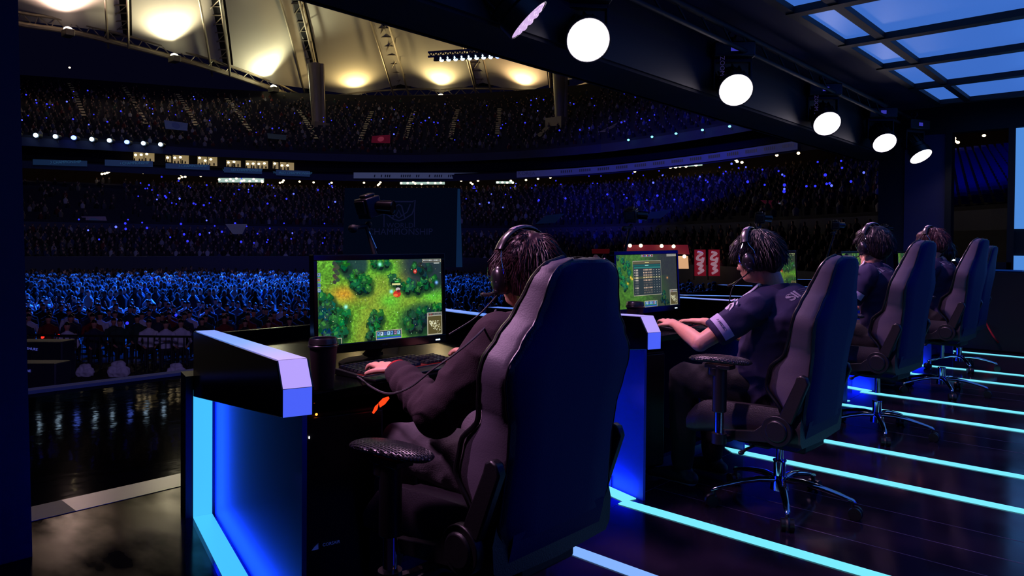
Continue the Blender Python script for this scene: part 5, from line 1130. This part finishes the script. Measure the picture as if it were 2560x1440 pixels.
# suite windows
for i, (xa, xb, ya, yb) in enumerate(((334, 386, 379, 402), (414, 428, 388, 404), (432, 472, 387, 408), (494, 543, 391, 413), (566, 602, 400, 416), (614, 670, 401, 420), (682, 696, 404, 421), (700, 735, 405, 424))):
    r = empty('suite_window', atw(xa, yb, float(w0(xa))+.3), 0, 'warmly lit hospitality suite window, number %s from the left in the balcony row' % ['one', 'two', 'three', 'four', 'five', 'six', 'seven', 'eight'][i], 'window', 'lit suite windows'); o = r.location
    b = MB(); b.quad(*[atw(x, y, float(w0(x))-.4)-o for x, y in ((xa, yb), (xb, yb+2), (xb, ya+2), (xa, ya))]); b.build('pane', MAT['suite'], r, smooth=0)
    b = MB()
    for q in range(max(1, int((xb-xa)/9))):
        x = xa+4+q*9+rnd.uniform(-2, 2); hh = rnd.uniform(4, 8); b.quad(*[atw(u, v, float(w0(x))-.6)-o for u, v in ((x-2.2, yb+1), (x+2.2, yb+1), (x+1.6, yb-hh), (x-1.6, yb-hh))])
    b.quad(*[atw(u, v, float(w0(xa))-.6)-o for u, v in (((xa+xb)/2-1, yb), ((xa+xb)/2+1, yb), ((xa+xb)/2+1, ya), ((xa+xb)/2-1, ya))]); b.build('mullion', MAT['blackm'], r, smooth=0)
    for q in range(max(1, int((xb-xa)/14))):
        b = MB(); b.ell(atw(xa+5+q*14, ya+3+rnd.uniform(0, 8), float(w0(xa))-.8)-o, (.16, .16, .13), None, 8, 6); b.build('lamp', MAT['bulb'], r)
# banner strips under the suites (faint blue)
bs2 = glow('banner_blue', (14, 34, 62), .8)
for xa, xb, ya, yb, lab in ((82, 218, 398, 412, 'dark blue banner with faint lettering, leftmost under the suites'), (262, 382, 399, 414, 'dark blue banner with faint lettering under the first suite window'), (414, 524, 408, 421, 'dark blue banner below the third suite window'), (560, 655, 418, 431, 'dark blue banner below the sixth suite window'), (690, 775, 424, 438, 'dark blue banner at the right end of the suites')):
    r = empty('balcony_banner', atw(xa, yb, float(w0(xa))-2), 0, lab, 'banner', 'dark blue balcony banners'); o = r.location; b = MB(); b.quad(*[atw(x, y, float(w0(x))-2.3)-o for x, y in ((xa, yb), (xb, yb+4), (xb, ya+4), (xa, ya))]); b.build('cloth', bs2, r, smooth=0)
    A, B_ = atw(xa, yb, float(w0(xa))-2.5), atw(xb, yb+4, float(w0(xb))-2.5); M_ = (A+B_)/2-o+V(0, 0, .33); text('WORLD CHAMPIONSHIP', .42, frame(M_-Vector(FW)*.2, B_-A, -Vector(FW)), 'lettering', glow('bl%d' % xa, (38, 74, 110), .8), r)
r = empty('ribbon_board', atw(1050, 446, 89), 0, 'long white message banner hung at the centre of the far balcony', 'banner'); o = r.location; b = MB(); A, B_ = atw(884, 446, 89), atw(1212, 447, 88.5)
b.quad(A-o, B_-o, B_-o+V(0, 0, .72), A-o+V(0, 0, .72)); b.build('cloth', mat('white_banner', (130, 136, 150), .8, emi=(58, 66, 96), es=.55), r, smooth=0)
for i, (x, wd) in enumerate(((935, 5), (952, 3), (962, 16), (1002, 26), (1040, 14), (1072, 6), (1086, 22), (1120, 12), (1138, 20))):
    q = atw(x, 440, 88.6)-o; b = MB()
    for j in range(max(1, wd//5)): c_ = q+Vector(RT)*(j*.26); b.quad(c_+V(0, 0, -.14), c_+Vector(RT)*.12+V(0, 0, -.14), c_+Vector(RT)*.16+V(0, 0, .16), c_+Vector(RT)*.03+V(0, 0, .14))
    b.build('brush_lettering', mat('bl2_%d' % i, (40, 44, 66), .8), r, smooth=0)
r = empty('ribbon_board', bp_(1400, -1.8, 9), 0, 'pale airline ribbon board curving along the right balcony', 'banner'); o = r.location; b = MB(); xs = list(range(1290, 2010, 20)); vs = []
for x in xs:
    q = bp_(x, -1.75, 9.15); vs += [q-o, q-o+V(0, 0, .72)]
b.add(vs, [(2*i, 2*i+2, 2*i+3, 2*i+1) for i in range(len(xs)-1)]); b.build('board', mat('ribbon_pale', (96, 100, 140), .8, emi=(40, 42, 84), es=.5), r, smooth=0)
ink2 = glow('ribbon_ink', (22, 22, 52), .7)
def onrib(s_, x, size):
    A, B_ = bp_(x-10, -1.85, 9.5), bp_(x+10, -1.85, 9.5); text(s_, size, frame((A+B_)/2-o, B_-A, -Vector(FW)), 'lettering', ink2, r)
onrib('KOREAN AIR', 1332, .62)
for x in range(1400, 1980, 46):
    b = MB()
    for j in range(6): A = bp_(x+j*5, -1.85, 9.42); B_ = bp_(x+j*5+3, -1.85, 9.42); b.quad(A-o, B_-o, B_-o+V(0, 0, .28), A-o+V(0, 0, .28))
    b.build('blurred_lettering', ink2, r, smooth=0)
# hanging banners on the stands
for (poly, w_, c, c2, lab) in ((((203, 541), (264, 541), (273, 570), (219, 570)), 66, (74, 62, 104), (40, 50, 90), 'rectangular banner lying over the gangway at the left, violet with a pale motif'), (((1900, 500), (2042, 504), (1995, 539), (1946, 537)), 50, (92, 26, 52), None, 'dark red flag with a pale round emblem hung over the right stand'), (((1338, 560), (1365, 538), (1412, 534), (1388, 557)), 60, (20, 40, 84), None, 'dark blue flag edge left of the small camera over the right stand'), (((1608, 547), (1628, 530), (1682, 522), (1652, 546)), 56, (26, 40, 96), None, 'dark blue banner behind the second desk camera'), (((410, 300), (470, 308), (468, 327), (414, 322)), 84, (66, 74, 116), (40, 46, 90), 'pale banner on the upper stand between two aisles'), (((668, 333), (716, 338), (715, 350), (670, 346)), 88, (50, 60, 70), None, 'small grey banner on the upper stand right of the pale one'), (((930, 340), (976, 337), (975, 358), (928, 357)), 90, (130, 26, 48), (170, 60, 80), 'red banner on the upper stand left of centre'), (((1480, 622), (1524, 622), (1524, 634), (1480, 634)), 52, (110, 20, 30), None, 'small red sign above the nearest chair back'), (((563, 560), (618, 560), (606, 585), (582, 585)), 66, (84, 84, 110), None, 'whitish patch over a gangway mouth at the left')):
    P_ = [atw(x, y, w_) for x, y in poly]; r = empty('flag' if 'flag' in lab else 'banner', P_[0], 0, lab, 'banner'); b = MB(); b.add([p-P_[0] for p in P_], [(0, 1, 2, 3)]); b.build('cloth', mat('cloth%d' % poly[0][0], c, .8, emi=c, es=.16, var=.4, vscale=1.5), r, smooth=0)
    ctr = sum(P_, V(0, 0, 0))/4-P_[0]; n_ = -Vector(FW)
    if c2 or 'round' in lab:
        b = MB(); u = (P_[1]-P_[0]).normalized(); v_ = (P_[0]-P_[3]).normalized(); hh = (P_[0]-P_[3]).length*.36; ww = hh if 'round' not in lab else hh*1.0
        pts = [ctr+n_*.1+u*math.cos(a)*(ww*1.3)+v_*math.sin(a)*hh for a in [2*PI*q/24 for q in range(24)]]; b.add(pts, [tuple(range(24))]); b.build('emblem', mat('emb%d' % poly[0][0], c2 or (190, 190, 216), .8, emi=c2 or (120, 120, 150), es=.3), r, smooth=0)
        if 'round' in lab:
            b = MB(); b.add([ctr+n_*.15+u*a+v_*d_ for a, d_ in ((-.12, -.3), (.05, -.3), (.14, .3), (-.02, .25))], [(0, 1, 2, 3)]); b.build('figure_mark', mat('embm', (60, 30, 60), .8), r, smooth=0)
def pureglow(name, rgb, s):
    m = glow(name, rgb, s); q = m.node_tree.nodes['Principled BSDF']; q.inputs['Base Color'].default_value = (0, 0, 0, 1); q.inputs['Specular IOR Level'].default_value = 0; q.inputs['Roughness'].default_value = 1; return m
# big dark video screen at the centre of the field with a faint shield emblem
P0, P1, P2, P3 = atw(856, 668, 50), atw(1156, 668, 50), atw(1148, 470, 50), atw(862, 470, 50); r = empty('video_screen', P0, 0, 'large dark navy video screen with a faint shield emblem behind the nearest desk camera', 'screen')
b = MB(); b.add([p-P0 for p in (P0, P1, P2, P3)], [(0, 1, 2, 3)]); b.build('panel', pureglow('vid_dark', (2, 6, 20), .9), r, smooth=0)
b = MB(); b.add([p-P0 for p in (atw(1140, 668, 49.9), atw(1156, 668, 49.9), atw(1150, 472, 49.9), atw(1144, 472, 49.9))], [(0, 1, 2, 3)]); b.build('edge_glow', pureglow('vid_edge', (12, 34, 66), .9), r, smooth=0)
fe = pureglow('vid_emblem', (15, 18, 46), .85)
def lines(name, polys, closed=False):
    b = MB()
    for P_ in polys: b.tube([atw(x, y, 49.7)-P0 for x, y in P_], .045, 4)
    return b.build(name, fe, r)
lines('shield_outline', [[(958, 500), (966, 504), (1032, 504), (1038, 500), (1036, 520), (1030, 535), (1010, 548), (998, 552), (984, 548), (966, 535), (960, 520), (958, 500)], [(960, 520), (960, 568)], [(1036, 520), (1036, 568)], [(970, 510), (978, 530), (997, 545), (1018, 530), (1026, 510)], [(982, 545), (990, 515), (997, 511), (1004, 515), (1012, 545)], [(990, 540), (997, 525), (1004, 540)]])
text('CHAMPIONSHIP', .62, frame(atw(1000, 580, 49.6)-P0, _rt, -_fw), 'lettering', fe, r); text('WORLD', .5, frame(atw(1000, 564, 49.6)-P0, _rt, -_fw), 'lettering_small', fe, r)
# food kiosk with red roof and red script flags on the field, right of centre
w_ = 44; P0 = atw(1630, 668, w_); r = empty('food_kiosk', P0, 0, 'lit food kiosk with red roof sign behind the second monitor', 'kiosk')
def Q(x, y, dw=0): return atw(x, y, w_+dw)-P0
b = MB(); b.add([Q(1560, 612), Q(1720, 612), Q(1724, 636), Q(1560, 632)], [(3, 2, 1, 0)]); b.build('red_fascia', mat('kiosk_red', (120, 30, 44), .6, emi=(90, 18, 34), es=.8), r, smooth=0)
b = MB(); b.prism([Q(1688, 640), Q(1720, 640), Q(1722, 672), Q(1690, 672)][::-1], Vector(FW)*1.0); b.build('lit_counter', glow('kiosk_warm', (230, 176, 130), .85), r, smooth=0)
b = MB(); b.prism([Q(1560, 636, .3), Q(1686, 636, .3), Q(1686, 690, .3), Q(1560, 690, .3)][::-1], Vector(FW)*1.0); b.build('kiosk_wall', mat('kiosk_wall', (40, 30, 40), .8), r, smooth=0)
for i, (x, y) in enumerate(((1575, 614), (1602, 614), (1654, 615), (1684, 616), (1711, 641))): b = MB(); b.ell(Q(x, y, -.4), (.11, .11, .11), None, 10, 7); b.build('lamp', MAT['bulb'], r)
for i, xa in enumerate((1736, 1771)):
    P0 = atw(xa, 690, 42); r = empty('feather_flag', P0, 0, ['red flag with white script standing right of the lit kiosk', 'red flag with white script, closer to the second player\'s face'][i], 'flag', 'red script flags by the kiosk'); S_ = lambda x, y, dw=0: atw(x, y, 42+dw)-P0
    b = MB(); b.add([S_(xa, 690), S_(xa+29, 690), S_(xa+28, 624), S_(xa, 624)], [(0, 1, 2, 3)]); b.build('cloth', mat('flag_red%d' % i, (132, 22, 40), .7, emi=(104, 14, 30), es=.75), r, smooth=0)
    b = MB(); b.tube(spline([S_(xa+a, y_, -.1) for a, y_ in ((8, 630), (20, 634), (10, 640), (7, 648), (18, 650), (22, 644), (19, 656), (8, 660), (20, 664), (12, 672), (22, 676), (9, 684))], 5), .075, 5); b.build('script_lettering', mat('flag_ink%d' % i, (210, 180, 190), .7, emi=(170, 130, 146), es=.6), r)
    b = MB(); b.tube([S_(xa-1, 700, .1), S_(xa-1, 620, .1)], .03, 6); b.build('pole', MAT['steeld'], r)
# pale block letter on the wall below the far right stand
bq = MB(); A = atw(2497, 512, 40); o = text('B', .95, frame(A, _rt, -_fw), 'wall_letter', mat('wall_letter', (60, 70, 110), .8, emi=(28, 38, 74), es=.8)); tag(o, 'pale block letter B on the dark wall seen through the far opening', 'lettering')
for i, (x, y, x2, y2) in enumerate(((2428, 520, 2454, 486), (2518, 520, 2524, 508))):
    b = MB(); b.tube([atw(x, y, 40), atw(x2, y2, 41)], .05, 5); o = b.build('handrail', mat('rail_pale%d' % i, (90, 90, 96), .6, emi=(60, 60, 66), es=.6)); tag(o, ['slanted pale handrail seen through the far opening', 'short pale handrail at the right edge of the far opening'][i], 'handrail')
b = MB(); b.quad(atw(2385, 498, 41), atw(2530, 498, 41), atw(2530, 720, 41), atw(2385, 720, 41)); o = b.build('wall_back', darkc, smooth=0); tag(o, kind='structure')
# ---- blue wash lights on the balcony, left
GS = 'blue spotlights along the left balcony'
for i, (x, y, big) in enumerate(((38, 334, 1), (89, 338, 0), (138, 341, 0), (184, 344, 1), (229, 348, 0), (273, 351, 0), (317, 355, 1), (358, 358, 0), (401, 361, 0))):
    p = atw(x, y, float(w0(x))-3); r = empty('balcony_spotlight', p, 0, ['leftmost', 'second', 'third', 'fourth', 'fifth', 'sixth', 'seventh', 'eighth', 'rightmost'][i]+' of the blue-white spotlights along the left balcony', 'spotlight', GS)
    b = MB(); b.ell((0, 0, 0), (.26 if big else .22, .26 if big else .22, .22), None, 12, 8); b.build('lens', MAT['spotb' if big else 'spotc'], r); b = MB(); b.cyl(Vector(FW)*.2, Vector(FW)*.8, .26, 14); b.tube([Vector(FW)*.5, Vector(FW)*.5+V(0, 0, -.6)], .06, 6); b.build('housing', MAT['blackm'], r)
for x, y in ((1571, 350), (1630, 342), (1690, 334), (1756, 325), (1824, 316)): p = atw(x, y, float(w0(x))-3); o = ldot2(p) if False else bulb(x, y, float(w0(x))-3, 'small cyan lamp in the dotted line across the right upper stand', 'cyan lamps across the right upper stand', .13, 'cyanled')
# ---- roof: ring truss, membranes, dark ribs, masts and uplights
stl = mat('roof_steel', (150, 140, 120), .5, .3, var=.2, vscale=.5); stlb = mat('roof_steel_blue', (70, 74, 110), .5, .3)
ring = [(-120, 12, 84), (40, 58, 88), (170, 78, 92), (300, 110, 97), (430, 143, 102), (560, 182, 110), (685, 225, 120), (780, 262, 132), (893, 250, 134), (1000, 243, 134), (1100, 241, 132), (1205, 241, 130), (1305, 243, 128), (1400, 246, 124), (1520, 212, 108), (1640, 170, 96)]
RP = [atw(*q) for q in ring]; rs = spline(RP, 6)
b = MB(); b.tube(rs, .34, 8); b.tube([p+V(0, 0, 1.2)+Vector(FW)*-.8 for p in rs], .20, 6); b.tube([p+V(0, 0, .5)+Vector(FW)*1.5 for p in rs], .20, 6)
for i in range(0, len(rs)-1, 2):
    b.tube([rs[i], rs[i+1]+V(0, 0, 1.2)+Vector(FW)*-.8], .08, 4); b.tube([rs[i+1]+V(0, 0, 1.2)+Vector(FW)*-.8, rs[min(i+2, len(rs)-1)]], .08, 4)
o = b.build('roof_ring_truss', stl); tag(o, kind='structure')
# ribs: (foot px, foot py, foot depth, top px, top py, top depth)
RIB = [((-40, 50, 88), (-60, -420, 62)), ((296, 92, 97), (262, -380, 62)), ((553, 165, 110), (420, -360, 64)), ((785, 235, 131), (548, -340, 66)), ((1004, 222, 134), (700, -330, 68)), ((1210, 218, 130), (960, -320, 68)), ((1397, 215, 124), (1330, -300, 68)), ((1600, 150, 98), (1700, -280, 60))]
def ribpt(i, t, sag=.10):
    A, B_ = atw(*RIB[i][0]), atw(*RIB[i][1]); p = A.lerp(B_, t); p.z += sag*(B_-A).length*math.sin(PI*t); return p
for i in range(len(RIB)):
    P_ = [ribpt(i, t/14) for t in range(15)]; sd = Vector(RT)*1.35
    b = MB()
    for s in (-1, 1): b.tube([p+sd*s for p in P_], .17, 6); b.tube([p+sd*s+V(0, 0, -1.5) for p in P_], .16, 6)
    for k in range(14):
        b.tube([P_[k]-sd, P_[k]+sd], .11, 4); b.tube([P_[k]-sd, P_[k+1]+sd], .08, 4); b.tube([P_[k]+sd, P_[k]+sd+V(0, 0, -1.5)], .08, 4); b.tube([P_[k].lerp(P_[k+1], .5)-sd, P_[k].lerp(P_[k+1], .5)+sd], .09, 4)
    o = b.build('roof_rib_truss', stl); tag(o, kind='structure')
    b = MB(); b.add([q for p in P_ for q in (p-sd*1.35+V(0, 0, .15), p+sd*1.35+V(0, 0, .15))], [(2*k, 2*k+1, 2*k+3, 2*k+2) for k in range(14)]); o = b.build('roof_rib_cover', darkc, smooth=0); tag(o, kind='structure')
APX = [(170, 72), (436, 138), (684, 216), (893, 244), (1102, 238), (1307, 238), (1500, 190)]
apd = [92, 102, 119.5, 134, 132, 128, 108]
memb = mat('membrane', (225, 220, 205), .9, var=.06, vscale=.2)
for i in range(len(RIB)-1):
    ap = atw(APX[i][0], APX[i][1]-6, apd[i]); N = 16; K = 14; vs = []
    for j in range(N+1):
        v = j/N; A = ribpt(i, .02+v*.98); B_ = ribpt(i+1, .02+v*.98)
        for q in range(K+1):
            u = q/K; p = A.lerp(B_, u); hat = 1-abs(2*u-1); drop = ap-(ribpt(i, .02).lerp(ribpt(i+1, .02), .5)); p = p+drop*(hat**1.0)*(1-v)**2.2; p.z += -1.6*math.sin(PI*u)*v
            p += V(0, 0, .7)*v; vs.append(p)
    b = MB(); b.add(vs, [(j*(K+1)+q, j*(K+1)+q+1, (j+1)*(K+1)+q+1, (j+1)*(K+1)+q) for j in range(N) for q in range(K)]); o = b.build('roof_membrane', memb, smooth=50); tag(o, kind='structure')
    # uplight at the low point
    if i < 6:
        c = atw(APX[i][0], APX[i][1]+1, apd[i]-2.6); r = empty('roof_floodlight', c, 0, 'floodlight washing the '+['first', 'second', 'third', 'fourth', 'fifth', 'sixth'][i]+' white roof sail from the left', 'floodlight', 'floodlights under the roof sails')
        b = MB(); b.box((-.9, -.5, -.9), (.9, .5, -.1)); b.build('housing', MAT['steel'], r, bevel=.05); b = MB(); b.ell((0, 0, 0), (.5, .5, .3), None, 12, 8); b.build('lens', glow('flood%d' % i, [(255, 225, 210), (255, 245, 200), (255, 248, 205), (255, 230, 170), (255, 232, 175), (255, 222, 165)][i], 6), r)
        top = (ribpt(i, .5)+ribpt(i+1, .5))/2
        col = [(255, 214, 200), (255, 240, 200), (250, 245, 200), (255, 222, 150), (255, 226, 160), (255, 210, 150)][i]
        sp = spot('sail_uplight', c+V(0, 0, .4), top, [12000, 12000, 10000, 7000, 8000, 7000][i], col, 150, 1.0, .8)
b = MB(); 
for (x, yt, yb, w_, r_) in ((789, 160, 312, 103, .95), (1397, 183, 300, 93, .8)):
    b = MB(); A, B_ = atw(x-3 if x < 1000 else x, yt, w_), atw(x+5 if x < 1000 else x+2, yb, w_); b.tube([A, B_], [r_, r_*.75], 14); b.tube([A+Vector(RT)*r_*1.1, B_+Vector(RT)*r_*.9], r_*.35, 8); b.box(B_-V(1.3, 1.3, 1.4), B_+V(1.3, 1.3, .2)); o = b.build('roof_mast', stl, smooth=40); tag(o, kind='structure')
b = MB(); b.tube([atw(18, -40, 60), atw(30, 250, 62)], .55, 12); o = b.build('roof_mast', stlb); tag(o, kind='structure')
# flown lighting truss across the field
r = empty('flown_truss', atw(1155, 140, 60), 0, 'dark flown lighting truss with a row of blue-white lamps under the roof', 'lighting truss'); o = r.location
L0 = lambda x, y, dw=0: atw(x, y, 60+dw)-o
b = MB()
for dy in (0, 11): b.tube([L0(1070, 131+dy), L0(1245, 120+dy)], .09, 5); b.tube([L0(1070, 131+dy, 1), L0(1245, 120+dy, 1)], .09, 5)
for k in range(15): b.tube([L0(1072+12*k, 131-.75*k), L0(1078+12*k, 141-.75*k)], .05, 4); b.tube([L0(1078+12*k, 141-.75*k), L0(1084+12*k, 130-.75*k)], .05, 4)
b.build('frame', MAT['steeld'], r)
for i in range(10):
    x = 1092+17.5*i; y = 143-i*1.05; b = MB(); b.cyl(L0(x, y), L0(x+1, y+8), .26, 10, r2=.32); h = b.build('lamp_head', MAT['blackm'], r); 
    if i not in (1, 3, 5) or True:
        b = MB(); b.ell(L0(x+12, y+5.5+(.0)), (.20, .20, .20), None, 10, 7); b.build('lamp', MAT['spotc' if i < 8 else 'spotb'], r)
# ---- lights on the crowd
def over(x, w, z): q = atw(x, 600, w); q.z = z; return q
spot('crowd_wash', over(250, 47, 30), over(330, 39, -1), 680000, (24, 100, 255), 44, .6, .4)
spot('crowd_wash', over(900, 52, 30), over(760, 40, -1), 680000, (20, 90, 255), 46, .6, .4)
spot('crowd_wash', over(1500, 54, 30), over(1240, 40, -1), 200000, (30, 100, 255), 44, .5, .5)
spot('stand_wash', atw(1400, -100, 40), atw(1650, 520, 76), 22000, (30, 44, 255), 46, .8, 1)
spot('stand_wash', atw(700, -100, 30), atw(900, 330, 100), 9000, (44, 50, 200), 80, .9, 1)
spot('stand_wash', atw(2450, 0, 24), atw(2450, 430, 50), 3500, (30, 60, 255), 40, .8, 1)
spot('front_fill', atw(500, 100, 6), atw(330, 860, 21), 900, (170, 150, 235), 50, .9, .6)
spot('band_fill', (-2.9, -.2, 2.6), (-3.75, 1.3, 0), 110, (165, 160, 255), 40, .6, .1)  # added spot to brighten the satin floor band, no such lamp hangs there
spot('stand_wash', over(600, 20, 26), over(600, 64, 3), 16000, (120, 116, 180), 70, .9, 1)  # added neutral fill that lifts the dark lower stands, not an actual lamp
# ------------------------------------------------------------------ world and view
w = bpy.data.worlds.new('world'); bpy.context.scene.world = w; w.use_nodes = True
bg = w.node_tree.nodes['Background']; bg.inputs[0].default_value = (.0012, .0012, .006, 1); bg.inputs[1].default_value = 1
sc = bpy.context.scene
sc.view_settings.view_transform = 'Standard'; sc.view_settings.look = 'None'; sc.view_settings.exposure = 0; sc.view_settings.gamma = 1
sc.cycles.use_denoising = True; sc.cycles.max_bounces = 6; sc.cycles.diffuse_bounces = 2; sc.cycles.glossy_bounces = 4; sc.cycles.transparent_max_bounces = 6
sc.cycles.sample_clamp_indirect = 4; sc.cycles.sample_clamp_direct = 0; sc.cycles.caustics_reflective = False; sc.cycles.caustics_refractive = False
sc.cycles.adaptive_threshold = .02
